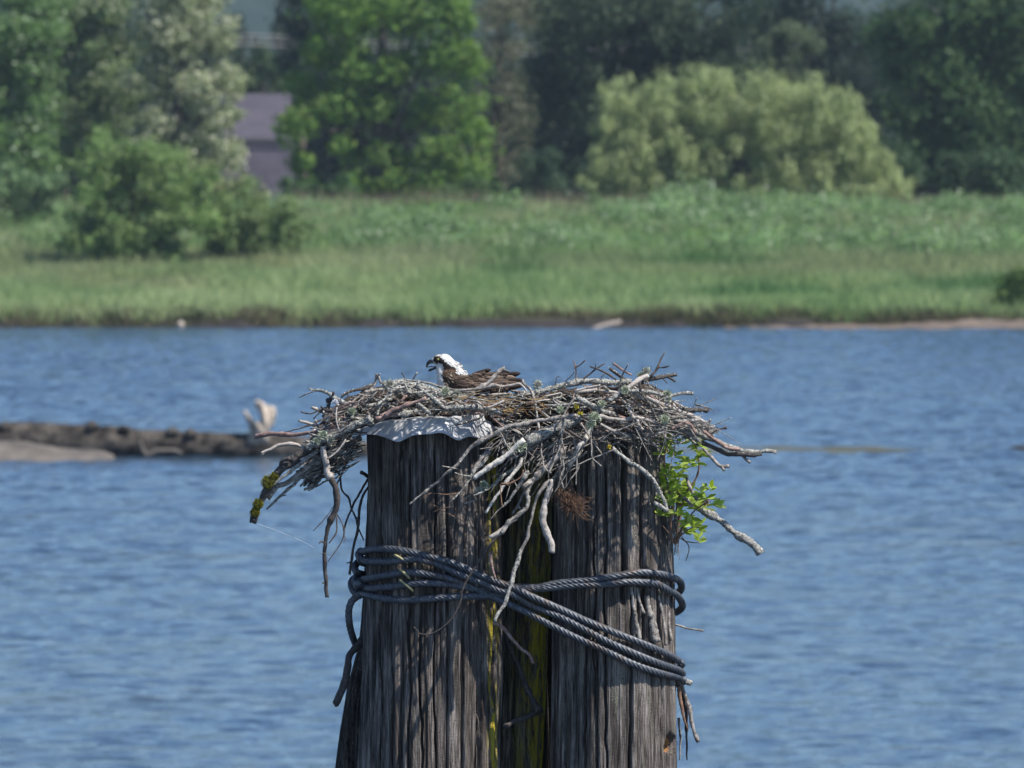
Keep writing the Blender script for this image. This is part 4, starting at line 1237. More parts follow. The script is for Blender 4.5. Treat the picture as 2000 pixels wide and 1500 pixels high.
S('H', 'pale', (24, 18), (-.40, -.36), [(1090, 500), (1250, 490), (1400, 480), (1600, 510), (1720, 545)])
S('H', 'pale', (16, 12), (-.42, -.42), [(1100, 490), (1250, 445), (1415, 415)])
S('H', 'white', (8, 7), (-.44, -.44), [(580, 628), (660, 612), (750, 600)])
S('H', 'white', (8, 7), (-.44, -.44), [(700, 560), (800, 540), (910, 520), (900, 570), (800, 600), (870, 665)])
S('I', 'pale', (34, 36), (-.40, -.34), [(325, 690), (430, 615), (560, 520), (700, 452)], label='straight pale peeled stick on the upper right rim')
S('I', 'lichen_bark', (46, 40), (-.42, -.40), [(80, 860), (200, 770), (335, 675)], lich=1.2)
S('I', 'dark', (36, 30), (-.28, -.22), [(620, 560), (740, 505), (900, 475), (1050, 458), (1165, 442)], ([(1040, 475), (1100, 500), (1155, 535)], 24, 16), ([(960, 490), (1035, 575)], 12, 6), lich=0.5, label='stout broken stick pointing right from the upper right rim')
S('I', 'dark', (20, 8), (-.28, -.25), [(760, 460), (860, 330), (900, 240), (930, 160), (985, 68)], ([(870, 320), (960, 315), (1055, 290)], 11, 10), label='tallest dark twig standing up at the right rim')
S('I', 'red', (18, 18), (-.22, -.2), [(145, 245), (280, 340), (350, 385), (440, 430)])
S('I', 'grey', (11, 10), (-.36, -.3), [(390, 258), (300, 420), (240, 600), (218, 715)])
S('I', 'dark', (24, 26), (-.2, -.18), [(92, 335), (180, 400), (280, 470), (360, 520)], lich=0.8)
S('I', 'lichen_bark', (30, 26), (-.40, -.36), [(430, 690), (580, 700), (700, 700), (800, 722), (950, 760), (1100, 770), (1250, 740), (1440, 730)], lich=0.5, label='grey stick pointing right, second above the thick dark cut stick')
S('I', 'grey', (14, 13), (-.3, -.3), [(700, 540), (730, 600), (820, 690)], ([(822, 690), (845, 605)], 11, 9))
S('I', 'pale', (30, 26), (-.42, -.36), [(690, 795), (850, 870), (1000, 930), (1150, 990), (1300, 1040), (1500, 1130), (1625, 1210)], ([(1120, 900), (1200, 980)], 15, 18), ([(1195, 985), (1260, 935)], 16, 14), lich=0.6)
S('I', 'dark', (38, 42), (-.34, -.28), [(1200, 1010), (1400, 1010), (1550, 1012), (1685, 1008)], lich=0.8, label='thick dark stick with a cut end pointing right')
S('I', 'dark', (24, 22), (-.45, -.45), [(575, 560), (600, 700), (700, 850), (780, 1000), (850, 1150), (870, 1300)], lich=0.5)
S('I', 'grey', (18, 18), (-.42, -.4), [(950, 1100), (1050, 1130), (1200, 1130), (1345, 1128)])
S('I', 'lichen_bark', (24, 44), (-.42, -.4), [(1150, 1195), (1350, 1180), (1530, 1185)], lich=1.8)
S('I', 'red', (30, 26), (-.44, -.4), [(1100, 1310), (1200, 1260), (1290, 1225), (1350, 1225), (1430, 1300), (1495, 1385)])
S('I', 'grey', (34, 34), (-.38, -.4), [(1240, 1320), (1330, 1360), (1450, 1440), (1560, 1500)], lich=0.3)
S('I', 'pale', (24, 26), (-.45, -.45), [(545, 1165), (570, 1240), (640, 1330)])
# right side
S('C', 'lichen_bark', ([16, 18, 20, 22, 18, 16, 15], 0), (-.34, -.26), [(1150, 640), (1230, 690), (1330, 745), (1420, 770), (1500, 812), (1600, 835), (1700, 850), (1800, 850), (1862, 852)], ([(1590, 870), (1655, 930)], 13, 11), lich=0.7, label='long lichen covered branch reaching furthest right')
S('C', 'dark', (18, 18), (-.36, -.30), [(1290, 780), (1350, 805), (1420, 840), (1500, 862), (1620, 868), (1740, 862)], lich=0.6)
S('C', 'red', (16, 12), (-.38, -.34), [(1300, 690), (1360, 735), (1420, 770), (1490, 815), (1580, 830)])
S('C', 'dark', (7, 6), (-.34, -.34), [(1330, 730), (1400, 680), (1475, 655)], ([(1403, 680), (1400, 658)], 5, 5), ([(1440, 670), (1478, 668)], 5, 5))
S('C', 'grey', (14, 15), (-.36, -.4), [(1300, 830), (1340, 880), (1380, 920), (1440, 968), (1490, 965)], ([(1440, 968), (1452, 992)], 13, 12), label='short forked grey stick pointing down right')
S('X', 'lichen_bark', (6.2, 6.0), (-.10, -.2), [(1327, 966), (1351, 985), (1377, 999), (1407, 1017), (1433, 1039), (1460, 1057), (1485, 1079)], lich=0.15, label='straight pale stick pointing down right below the leafy sprout')
S('C', 'brown', (6, 4), (-.3, -.28), [(300, 275), (297, 190), (278, 138)], ([(297, 190), (330, 170), (372, 133)], 5, 4), ([(299, 200), (283, 188)], 4, 3), ([(215, 300), (270, 250), (290, 215)], 3, 3), label='small forked orange brown twig standing on the rim')
S('C', 'dark', (8, 6), (-.3, -.28), [(360, 278), (400, 245), (455, 200), (520, 160)], ([(410, 185), (455, 200), (530, 232), (570, 255), (612, 282)], 6, 8), ([(455, 200), (453, 165)], 4, 3), ([(530, 232), (500, 262)], 4, 4))
S('C', 'dark', (4, 3), (-.26, -.26), [(135, 338), (145, 290), (152, 265), (172, 262)])
# hanging over the front
S('J', 'grey', ([19, 24, 24, 26, 28, 34, 34], 0), (-.50, -.46), [(555, 1122), (620, 1020), (720, 930), (820, 850), (845, 760), (842, 650), (880, 565), (960, 480), (1060, 400), (1160, 300), (1200, 230)], ([(870, 560), (785, 615)], 20, 16), lich=0.35, label='bent grey stick curving down over the left pile')
S('J', 'pale', (22, 18), (-.48, -.46), [(430, 1168), (550, 1090), (650, 1010), (720, 960)])
S('J', 'grey', (15, 12), (-.45, -.44), [(672, 910), (730, 820), (790, 700), (830, 620)], ([(735, 815), (765, 870)], 6, 5))
S('J', 'lichen_bark', (13, 20), (-.45, -.46), [(570, 832), (650, 740), (740, 610), (790, 520), (845, 455)], lich=0.5)
S('E', 'dark', ([4, 5, 6, 7, 8, 9, 9], 0), (-.44, -.44), [(30, 1440), (75, 1490), (180, 1488), (290, 1400), (350, 1310), (370, 1250), (395, 1150), (450, 1050), (530, 930), (600, 830), (660, 770)], label='long thin dark twig hanging across the wire rope')
S('J', 'grey', (17, 20), (-.46, -.46), [(760, 1310), (820, 1180), (870, 950), (900, 830), (940, 720), (1000, 620), (1075, 540)])
S('E', 'lichen_bark', ([13, 15, 17, 14], 0), (-.52, -.46), [(622, 1400), (650, 1340), (695, 1275), (725, 1180), (755, 1060), (790, 960), (815, 880)], lich=0.2, label='greenish stick end hanging in front of the crossing ropes')
S('J', 'pale', ([24, 27, 38, 38, 36, 24, 18], 0), (-.48, -.46), [(1100, 1325), (1090, 1230), (1040, 1100), (1005, 980), (1015, 850), (1050, 720), (1090, 610), (1100, 540)], lich=0.35, label='thick pinkish stick hanging straight down in the gap between the piles')
S('J', 'grey', (6, 6), (-.46, -.46), [(430, 970), (520, 870), (575, 822)])
S('J', 'brown', (9, 9), (-.5, -.5), [(550, 585), (650, 575), (750, 520), (785, 470), (790, 430)], ([(540, 590), (545, 700), (560, 830)], 6, 6), ([(590, 580), (630, 600)], 5, 4))
S('J', 'grey', (18, 22), (-.46, -.44), [(235, 465), (300, 360), (380, 250), (450, 150)], lich=0.2)
S('J', 'lichen_bark', (15, 15), (-.47, -.44), [(200, 520), (270, 440), (350, 350), (440, 220)], ([(210, 500), (130, 490), (45, 462)], 8, 6), ([(215, 520), (150, 620), (80, 700), (0, 780)], 10, 8), lich=1.0)
S('J', 'lichen_bark', (12, 16), (-.47, -.42), [(250, 715), (400, 640), (500, 560), (600, 480), (700, 400)], lich=3.2)
S('J', 'grey', (9, 10), (-.5, -.5), [(545, 30), (600, 150), (650, 215), (720, 290)])
S('J', 'grey', (20, 16), (-.44, -.42), [(640, 320), (780, 250), (900, 180), (1000, 120)], lich=3.0)
S('E', 'brown', (4, 4), (-.44, -.44), [(100, 492), (160, 462), (250, 470), (330, 465), (375, 450)])
S('E', 'brown', (3, 3), (-.42, -.42), [(160, 540), (230, 580), (300, 620), (420, 682)], ([(180, 600), (230, 575), (315, 560)], 4, 3))
S('E', 'grey', (4, 4), (-.44, -.44), [(375, 552), (430, 530), (495, 508)], ([(395, 540), (400, 505), (440, 480)], 3, 3))
S('E', 'red', (13, 9), (-.44, -.44), [(595, 895), (600, 960), (605, 1010), (622, 1082)])

# tangled filler: small sticks woven through the nest body
def ytop(x): return np.interp(x, [590, 640, 700, 740, 780, 820, 870, 920, 980, 1050, 1100, 1150, 1200, 1250, 1300, 1340, 1390], [870, 800, 770, 760, 750, 756, 784, 788, 788, 776, 760, 756, 756, 750, 772, 800, 832])
def ybot(x): return np.interp(x, [590, 640, 690, 702, 714, 960, 985, 1040, 1100, 1150, 1250, 1300, 1350, 1390], [905, 925, 900, 842, 818, 806, 880, 915, 880, 858, 845, 850, 850, 845])


rng = np.random.default_rng(500)
mb_by = {k: MB() for k in ('grey', 'dark', 'pale', 'lichen_bark', 'red')}
flC, flR = [], []
kinds = ['grey', 'grey', 'dark', 'dark', 'pale', 'lichen_bark', 'lichen_bark', 'red']
cnt = 0
for k in range(1500):
    px = 600 + rng.random() * 790
    t = rng.random()
    top, bot = ytop(px), ybot(px)
    py = top + (bot - top) * t
    rim = math.sqrt(max(0.02, 1 - ((px - 1000) / 430) ** 2))
    dep = -0.10 - 0.32 * rim + rng.random() ** 1.6 * (0.30 + 0.7 * rim)
    if dep > 0 and rng.random() < 0.5: py = max(py, top + 6)
    ln = 0.04 + 0.20 * rng.random() ** 1.8
    rad = 0.0014 + 0.0055 * rng.random() ** 2.2
    ang = rng.normal() * 0.38 + (0.30 if px > 1150 else (-0.25 if px < 800 else 0)) * (1 if rng.random() < 0.8 else -1)
    yaw = rng.normal() * 0.5
    c = P(px, py, YP + dep)
    d = np.array((math.cos(ang) * math.cos(yaw), math.sin(yaw), -math.sin(ang)))
    a = c - d * ln / 2; b = c + d * ln / 2
    ok = True
    for q in (a, b):     # keep ends inside the silhouette of the nest (a few may stick out a little)
        qx = 1000 + q[0] / q[1] * FPX
        qy = py - (q[2] - c[2]) * 500
        if not (598 < qx < 1392) or qy < ytop(qx) - 4 or qy > ybot(qx) + 10:
            ok = False
    if not ok:
        ln *= 0.35; a = c - d * ln / 2; b = c + d * ln / 2
    sag = rng.normal(size=3) * ln * 0.06
    kd = kinds[int(rng.random() * len(kinds))]
    q = catmull(np.array([np.append(a, rad), np.append(c + sag, rad), np.append(b, rad * 0.6)]), 0.012)
    mb_by[kd].add(*tube(q[:, :3], q[:, 3], 6, 0.18, k, freq=110, ends=0.8))
    if kd == 'lichen_bark' or rng.random() < 0.15:
        flC.append(q[:, :3]); flR.append(q[:, 3])
for k in range(520):
    left = k < 260
    if left:
        t = rng.random()
        px, py = 606 + 78 * t, 905 - 40 * t + rng.normal() * 17 + 8
        dep = -0.34 + 0.4 * rng.random(); ang = -0.55 + rng.normal() * 0.35
    else:
        px = 975 + rng.random() * 400; py = 845 + rng.random() * 22 - 12 * (px > 1300); dep = -0.44 + 0.25 * rng.random(); ang = rng.normal() * 0.5 - (0.5 if px < 1100 else -0.3)
    if k >= 420:
        px, py, dep, ang = 925 + rng.random() * 170, 770 + rng.random() * 22, -0.30 + 0.35 * rng.random(), rng.normal() * 0.2
    ln = 0.04 + 0.12 * rng.random(); rad = 0.0016 + 0.004 * rng.random() ** 1.5
    c = P(px, py, YP + dep); yaw = rng.normal() * 0.4
    d = np.array((math.cos(ang) * math.cos(yaw), math.sin(yaw), -math.sin(ang)))
    q = catmull(np.array([np.append(c - d * ln / 2, rad), np.append(c + rng.normal(size=3) * ln * .06, rad), np.append(c + d * ln / 2, rad * 0.6)]), 0.012)
    mb_by[('dark', 'dark', 'lichen_bark', 'grey')[k % 4]].add(*tube(q[:, :3], q[:, 3], 6, 0.18, k, freq=110, ends=0.8))
    if k % 3 == 0:
        flC.append(q[:, :3]); flR.append(q[:, 3])
for kd, mbx in mb_by.items():
    o = mbx.build('twigs', M[kd], nest)
    o['kind'] = 'stuff'
FC = np.concatenate(flC); FR = np.concatenate(flR)
V, F, C = flakes(FC, FR, 14000, 0.0055, 600, LICH)
o = build('loose_lichen', V, F, M['flake'], nest, cols=C, smooth=False); o['kind'] = 'stuff'

rng = np.random.default_rng(505)
mb = MB()
for k in range(95):
    px, py = (985 + rng.random() * 170, 835 + rng.random() * 60) if k < 65 else (1180 + rng.random() * 200, 790 + rng.random() * 55)
    a = 2.15 + rng.normal() * 0.35 if k < 65 else 0.35 + rng.normal() * 0.6
    L_ = 30 + 75 * rng.random(); dd = -0.40 - 0.06 * rng.random(); bend = rng.normal() * 8
    r_ = 0.8 + 1.3 * rng.random() ** 2
    pts = [(px, py), (px + L_ * .5 * math.cos(a) + bend, py + L_ * .5 * math.sin(a)), (px + L_ * math.cos(a), py + L_ * math.sin(a))]
    stick_geo(mb, path('X', pts, r_, r_ * 0.5, dd, dd - 0.02), 3000 + k, 6)
    if rng.random() < 0.6:
        b = a + rng.choice([-0.7, 0.7]); q0 = pts[1]
        stick_geo(mb, path('X', [q0, (q0[0] + L_ * .3 * math.cos(b), q0[1] + L_ * .3 * math.sin(b))], r_ * .6, r_ * .4, dd, dd - .02), 3200 + k, 5)
mb.build('twigs', M['grey'], nest)['kind'] = 'stuff'

# litter core added inside the nest so no light shows through
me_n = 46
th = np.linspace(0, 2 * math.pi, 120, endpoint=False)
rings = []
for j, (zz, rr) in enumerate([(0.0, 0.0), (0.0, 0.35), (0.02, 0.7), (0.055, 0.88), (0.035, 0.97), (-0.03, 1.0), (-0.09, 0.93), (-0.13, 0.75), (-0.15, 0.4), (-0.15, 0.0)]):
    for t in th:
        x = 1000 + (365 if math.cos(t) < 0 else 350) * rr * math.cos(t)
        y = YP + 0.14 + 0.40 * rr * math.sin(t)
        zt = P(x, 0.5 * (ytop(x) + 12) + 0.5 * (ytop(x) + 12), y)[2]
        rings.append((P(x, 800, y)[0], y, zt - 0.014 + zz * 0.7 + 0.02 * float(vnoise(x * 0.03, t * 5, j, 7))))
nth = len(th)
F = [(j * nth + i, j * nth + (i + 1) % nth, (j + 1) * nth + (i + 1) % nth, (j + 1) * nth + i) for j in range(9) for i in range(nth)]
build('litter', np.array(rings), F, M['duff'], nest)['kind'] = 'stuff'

# dry grass, bark strips and crumbs on the litter
rng = np.random.default_rng(510)
n = 5200
px = 640 + rng.random(n) * 700
dep = -0.44 + rng.random(n) * 0.7
py = ytop(px) + 2 + rng.random(n) ** 0.8 * (ybot(px) - ytop(px) - 6)
ctr = np.array([P(a, b, YP + c) for a, b, c in zip(px, py, dep)])
mid = np.exp(-((px - 950) / 110) ** 2) * np.exp(-((py - 788) / 22) ** 2)
pal = np.array([(0.34, 0.24, 0.13), (0.22, 0.15, 0.09), (0.42, 0.33, 0.22), (0.10, 0.07, 0.05), (0.30, 0.16, 0.08), (0.36, 0.35, 0.30), (0.06, 0.05, 0.045)])
w = np.where(rng.random(n) < 0.12 + 0.7 * mid, (rng.random(n) * 5).astype(int), 5 + (rng.random(n) * 2).astype(int))
col = pal[w] * (0.7 + 0.6 * rng.random(n))[:, None]
V, F, C = leaves(ctr, rng.normal(size=(n, 3)) + np.array((0, -0.6, 0.6)), 0.011, col, 2.0, 0, rng)
build('dry_litter', V, F, M['straw'], nest, cols=C, smooth=False)['kind'] = 'stuff'
# long straws near the bird
mbs = MB()
for k in range(120):
    x = 860 + rng.random() * 190; y = 772 + rng.random() * 34; dd = -0.40 + 0.08 * rng.random()
    L_ = 10 + 40 * rng.random(); a = rng.normal() * 0.35
    ctl = [np.append(P(x, y, YP + dd), 0.0009), np.append(P(x + L_ * .5 * math.cos(a), y + L_ * .5 * math.sin(a) + rng.normal() * 2, YP + dd), 0.0011), np.append(P(x + L_ * math.cos(a), y + L_ * math.sin(a), YP + dd), 0.0006)]
    q = catmull(np.array(ctl), 0.012)
    V_, F_ = tube(q[:, :3], q[:, 3], 4)
    mbs.add(V_, F_, np.array([(0.46, 0.33, 0.17), (0.35, 0.2, 0.09), (0.5, 0.42, 0.28)][k % 3]))
mbs.build('straw', M['straw'], nest)['kind'] = 'stuff'
# bushy lichen tufts traced on the nest
def tuft(px, py, dep, r, n, cols, size, seed, name='lichen_tuft', up=0.4, mat='flake', stretch=1.6, squash=1.0):
    rng = np.random.default_rng(seed)
    c = P(px, py, YP + dep)
    d = rng.normal(size=(n, 3)); d[:, 2] += up; d /= np.linalg.norm(d, axis=1)[:, None]
    cc = c + d * (r / 500 * (0.3 + 0.75 * rng.random(n)))[:, None] * np.array((1, .7, squash))
    col = np.array(cols)[(rng.random(n) * len(cols)).astype(int)] * (0.75 + 0.5 * rng.random(n))[:, None]
    V, F, C = leaves(cc, np.cross(d, rng.normal(size=(n, 3))), size, col, stretch, 0, rng)
    return build(name, V, F, M[mat], nest, cols=C, smooth=False)


LT = [(0.42, 0.47, 0.33), (0.5, 0.53, 0.42), (0.33, 0.37, 0.26)]
for i, (x, y, d, r, n) in enumerate([(1050, 752, -.2, 9, 260), (1160, 817, -.5, 13, 420), (1152, 832, -.5, 9, 200), (1262, 727, -.3, 10, 320), (1252, 735, -.3, 8, 200), (1303, 770, -.38, 9, 220), (1305, 780, -.4, 8, 180),
                                     (1298, 820, -.47, 9, 380), (945, 948, -.46, 9, 260), (935, 958, -.46, 7, 160), (1018, 872, -.5, 12, 300), (1000, 880, -.46, 10, 220), (893, 770, -.38, 9, 260), (870, 765, -.35, 9, 220), (688, 804, -.42, 8, 260), (760, 752, -.3, 10, 300),
                                     (1220, 762, -.42, 9, 220), (1175, 790, -.45, 8, 200), (1330, 815, -.4, 8, 160), (1095, 800, -.46, 8, 160), (630, 850, -.4, 10, 200), (645, 860, -.4, 8, 160), (618, 862, -.4, 7, 150)]):
    tuft(x, y, d, r, n, LT if i % 3 else LICH, 0.0075, 700 + i)
# yellow lichen patches
tuft(1125, 795, -.50, 5, 90, [(0.55, 0.42, 0.03), (0.35, 0.33, 0.06)], 0.006, 740, 'yellow_lichen')
tuft(1133, 808, -.50, 5, 90, [(0.55, 0.42, 0.03), (0.35, 0.33, 0.06)], 0.006, 741, 'yellow_lichen')
tuft(1190, 873, -.47, 4, 80, [(0.60, 0.45, 0.03), (0.5, 0.4, 0.06)], 0.006, 742, 'yellow_lichen')
# white down feather caught at the left
tuft(654, 786, -.4, 6, 120, [(0.75, 0.76, 0.8)], 0.008, 743, 'down_feather', 0.2, 'plume', 1.5)
# clump of dead needles hanging at the right pile
mbn = MB()
rng = np.random.default_rng(520)
for k in range(300):
    t = rng.random() ** 0.7
    bx, by = 1088 + 36 * t + rng.normal() * 7, 952 + 40 * t + rng.normal() * 8
    a = rng.normal() * 0.9 + (0.45 if t > 0.5 else 1.2)
    L_ = 8 + 20 * rng.random() * (1.3 if t > 0.6 else 0.7)
    p0 = P(bx, by, YP - .38 + rng.normal() * .015); p1 = P(bx + L_ * math.cos(a), by + L_ * math.sin(a), YP - .39 + rng.normal() * .03)
    pm = (p0 + p1) / 2 + rng.normal(size=3) * 0.003
    V_, F_ = tube(np.array([p0, pm, p1]), np.array([0.0011, 0.0009, 0.0005]), 4)
    mbn.add(V_, F_)
mbn.build('dead_needles', M['rust'], nest)['label'] = 'rusty brown clump of dead needles hanging over the right pile'

# ------------------------------------------------------------------ sheet metal cap
top_e = [(700, 846), (708, 838), (718, 834), (735, 829), (754, 824), (775, 823), (800, 820), (830, 817.5), (850, 817), (872, 816), (890, 814), (905, 813), (925, 807), (945, 803), (958, 805), (975, 809)]
bot_e = [(697, 858), (706, 851), (720, 849), (735, 850), (750, 854), (776, 863), (795, 856), (810, 850), (840, 848), (864.5, 846), (893, 860), (905, 857), (918, 853), (942, 856), (965, 843), (976, 828)]
us = np.linspace(0, 1, 180)
tt = catmull([(a / 100, 0, b / 100) for a, b in top_e], 0.02)
tb = catmull([(a / 100, 0, b / 100) for a, b in bot_e], 0.02)
def samp(c):
    return np.stack([np.interp(us, np.linspace(0, 1, len(c)), c[:, k]) for k in (0, 2)], -1) * 100
ta, tb_ = samp(tt), samp(tb)
nv = 22
V = []
cxp, rp = P(845, 840, 40)[0], 0.262
for i, u in enumerate(us):
    for j in range(nv + 6):
        if j < 6:            # lip folded back over the pile top
            f = (6 - j) / 6
            px, py = ta[i]; v = 0; back = 0.14 * f
        else:
            v = (j - 6) / (nv - 1)
            px = ta[i][0] * (1 - v) + tb_[i][0] * v; py = ta[i][1] * (1 - v) + tb_[i][1] * v; back = 0
        xw = (px - 1000) / 500
        a = np.clip((xw - cxp) / (rp + 0.02), -1, 1)
        yy = YP - (0.275 + 0.02) * math.sqrt(max(0.0, 1 - min(1, abs(a)) ** 2)) - 0.012
        fold = 0.008 * math.asin(0.96 * math.sin(px * 0.125 + 1.4 * math.sin(px * 0.04) + v * 0.7)) * (0.3 + v) + 0.0015 * math.sin(px * 0.5 + v * 2)
        crease = 0.010 * float(vnoise(px * 0.045 + v * 1.2, v * 1.6, 0, 44)) + 0.0015 * float(vnoise(px * 0.16, v * 3, 0, 45))
        yy += -fold * 0.8 + crease - 0.03 * v ** 1.5 - 0.03 + back
        p = P(px, py, yy)
        p[2] += (0.004 * float(vnoise(px * 0.08, j, 0, 46)) if j < 6 else 0) + back * 0.05
        V.append(p)
V = np.array(V)
nn = nv + 6
F = [(i * nn + j, (i + 1) * nn + j, (i + 1) * nn + j + 1, i * nn + j + 1) for i in range(len(us) - 1) for j in range(nn - 1)]
o = build('metal_sheet', V, F, M['sheet'], None, origin=P(845, 835, 39.7))
md = o.modifiers.new('thickness', 'SOLIDIFY'); md.thickness = 0.0012
tag(o, 'crumpled pale sheet metal strip bent over the top of the left pile', 'metal sheet')

# ------------------------------------------------------------------ wire rope round the piles
def hull_y(x, off):
    """front surface of the stretched loop round both piles"""
    xl, xr = P(845, 1100, 40)[0] , P(1199, 1100, 40)[0]
    R_ = 0.275 + off
    if x < xl:
        a = min(0.999, (xl - x) / (0.268 + off)); return YP - R_ * math.sqrt(1 - a * a)
    if x > xr:
        a = min(0.999, (x - xr) / (0.252 + off)); return YP - R_ * math.sqrt(1 - a * a)
    return YP - R_


rope = empty('wire_rope', P(1000, 1150, 39.7), 'twisted steel wire rope wound several times round the piles and crossing in the middle', 'wire rope')


def rope_run(pts, off, r=5.9, seed=1, back_l=False, back_r=False, name='rope_turn'):
    w = []
    for p in pts:
        px, py = p[0], p[1]
        o_ = p[2] if len(p) > 2 else off
        x = (px - 1000) / 500.0
        if len(p) > 3:
            y = p[3]
        else:
            y = hull_y(x, o_)
        w.append(P(px, py, y))
    C = catmull(np.array(w), 0.004)
    n = len(C)
    R = np.full(n, r / 500.0)
    mb = MB()
    mb.add(*tube(C, R, 24, 0, seed, lobes=6, twist=-50, lobe_amp=0.24))
    return mb.build(name, M['rope'], rope)


K, Lz = ZM['K'], ZM['L']
bk = 0.016
A_ = K([(300, 105), (390, 104), (480, 115), (640, 150), (800, 195), (950, 262), (1100, 322)]) + Lz([(80, 238), (200, 300), (400, 388), (600, 478), (800, 560), (1000, 640), (1150, 705), (1235, 755)])
rope_run([(706, 1096, 0, 40.02), (702, 1088, 0, 39.95), (707, 1078, .012)] + [(p[0], p[1], .036 if 880 < p[0] < 1040 else .016) for p in A_] + [(1331, 1297, .016, 39.93), (1330, 1300, 0, 40.1), (1322, 1310, 0, 40.25)], bk, seed=1)
B_ = K([(230, 175), (260, 184), (400, 184), (560, 170), (700, 203), (850, 268), (1000, 328), (1100, 370)]) + Lz([(60, 280), (220, 372), (400, 442), (560, 522), (750, 622), (950, 712), (1100, 772), (1225, 815)])
rope_run([(704, 1076, 0, 40.05), (700, 1085, 0, 39.95)] + [(p[0], p[1], .034 if 880 < p[0] < 1040 else .016) for p in B_] + [(1332, 1315, 0, 39.94), (1331, 1318, 0, 40.1), (1322, 1325, 0, 40.25)], bk, seed=2)
C_ = K([(230, 300), (330, 280), (480, 256), (600, 260), (750, 288), (880, 330), (1000, 388)]) + Lz([(150, 400), (300, 480), (500, 580), (700, 668), (900, 768), (1100, 838), (1240, 872)])
rope_run([(700, 1146, 0, 40.05), (698, 1142, 0, 39.9)] + [(p[0], p[1], .014) for p in C_] + [(1335, 1330, 0, 39.95), (1332, 1332, 0, 40.1), (1322, 1336, 0, 40.25)], bk, seed=3)
D_ = K([(235, 345), (280, 355), (400, 345), (560, 325), (700, 325), (850, 345), (960, 362)]) + Lz([(60, 240), (130, 238), (260, 238), (400, 210), (600, 190), (800, 160), (950, 137), (1100, 147), (1190, 172)])
rope_run([(700, 1150, 0, 40.05), (697, 1140, 0, 39.9)] + [(p[0], p[1], .012) for p in D_] + [(1327, 1135, 0, 39.92), (1331, 1146, 0, 40.03), (1327, 1155, 0, 40.15), (1315, 1160, 0, 40.3)], bk, seed=4)
E_ = K([(205, 368), (260, 398), (400, 425), (520, 430), (700, 418), (850, 408), (1030, 402)]) + Lz([(80, 268), (180, 252), (280, 248), (500, 226), (650, 222), (780, 214), (860, 202), (1000, 206), (1080, 216), (1160, 260)])
rope_run([(700, 1120, 0, 40.1), (695, 1128, 0, 40.0), (694, 1138, 0, 39.92)] + [(p[0], p[1], .014) for p in E_] + [(1322, 1163, .014), (1332, 1178, 0, 39.97), (1331, 1188, 0, 40.08), (1320, 1196, 0, 40.25)], bk, seed=5)
rope_run([(712, 1100, 0, 40.22), (700, 1098, 0, 40.12), (693, 1108, 0, 40.05), (697, 1118, 0, 40.0), (708, 1122, 0, 40.05)], bk, seed=6)
rope_run([(712, 1122, 0, 40.25), (698, 1126, 0, 40.12), (687, 1136, 0, 40.05), (688, 1150, 0, 40.0), (698, 1161, 0, 39.97), (706, 1160, 0, 39.95)], bk, seed=7)
rope_run([(712, 1160, 0, 39.98), (698, 1165, 0, 39.97), (686, 1176, 0, 39.97), (681, 1195, 0, 39.98), (683, 1222, 0, 40.0), (688, 1242, 0, 40.05), (694, 1258, 0, 40.12)], bk, seed=8)

for i, (a, b, lab) in enumerate([((425, 142), (505, 192), 'topmost of the three yellowish bent spikes on the wire rope'), ((462, 240), (520, 290), 'middle of the three yellowish bent spikes on the wire rope'), ((458, 304), (540, 370), 'lowest of the three yellowish bent spikes on the wire rope')]):
    p0, p1 = K([a])[0], K([b])[0]
    y0_ = hull_y((p0[0] - 1000) / 500, 0.034)
    pts = [np.append(P(p0[0], p0[1], y0_ + .01), 0.0042), np.append(P(p0[0] + 3, p0[1] + 1.5, y0_ - .004), 0.0048), np.append(P((p0[0] + p1[0]) / 2, (p0[1] + p1[1]) / 2 - 1, y0_ - .006), 0.0048), np.append(P(p1[0], p1[1], y0_ - .004), 0.0042), np.append(P(p1[0] + 1, p1[1] + 2, y0_ + .03), 0.0030)]
    thing_tube('spike', lab, 'spike', pts, M['spike'], 12, 0.08, 40, 0.004, 900 + i, 'spikes holding the wire rope', 0.2)

# splinters peeling from the right pile, knob under the rope
def part_tube(name, parent, z, pts, r0, r1, d0, d1, mat, seed=1, lab=None, step=True):
    mb = MB(); stick_geo(mb, path(z, pts, r0, r1, d0, d1), seed, 8, 0.2)
    o = mb.build(name, mat, parent)
    if lab: o['label'] = lab
    return o


part_tube('splinter', pr, 'L', [(1240, 900), (1262, 1000), (1280, 1100), (1288, 1250), (1292, 1440)], 16, 5, -.02, -.03, M['dark'], 1)
part_tube('splinter', pr, 'L', [(1245, 890), (1280, 1000), (1310, 1100), (1330, 1200), (1372, 1312)], 12, 16, -.03, -.05, M['grey'], 2)
part_tube('splinter', pr, 'L', [(1235, 930), (1250, 1050), (1275, 1160), (1300, 1228)], 16, 6, -.05, -.05, M['brown'], 3)
part_tube('splinter', pr, 'L', [(1235, 1150), (1245, 1300), (1240, 1440)], 10, 5, .0, .0, M['grey'], 6)
part_tube('knob', pr, 'L', [(1225, 905), (1262, 900), (1300, 908), (1318, 912)], 24, 20, -.05, -.05, M['lichen_bark'], 4)
part_tube('twig', pr, 'L', [(1210, 500), (1255, 510), (1300, 525), (1360, 535), (1405, 546)], 7, 6, -.02, -.03, M['grey'], 5)
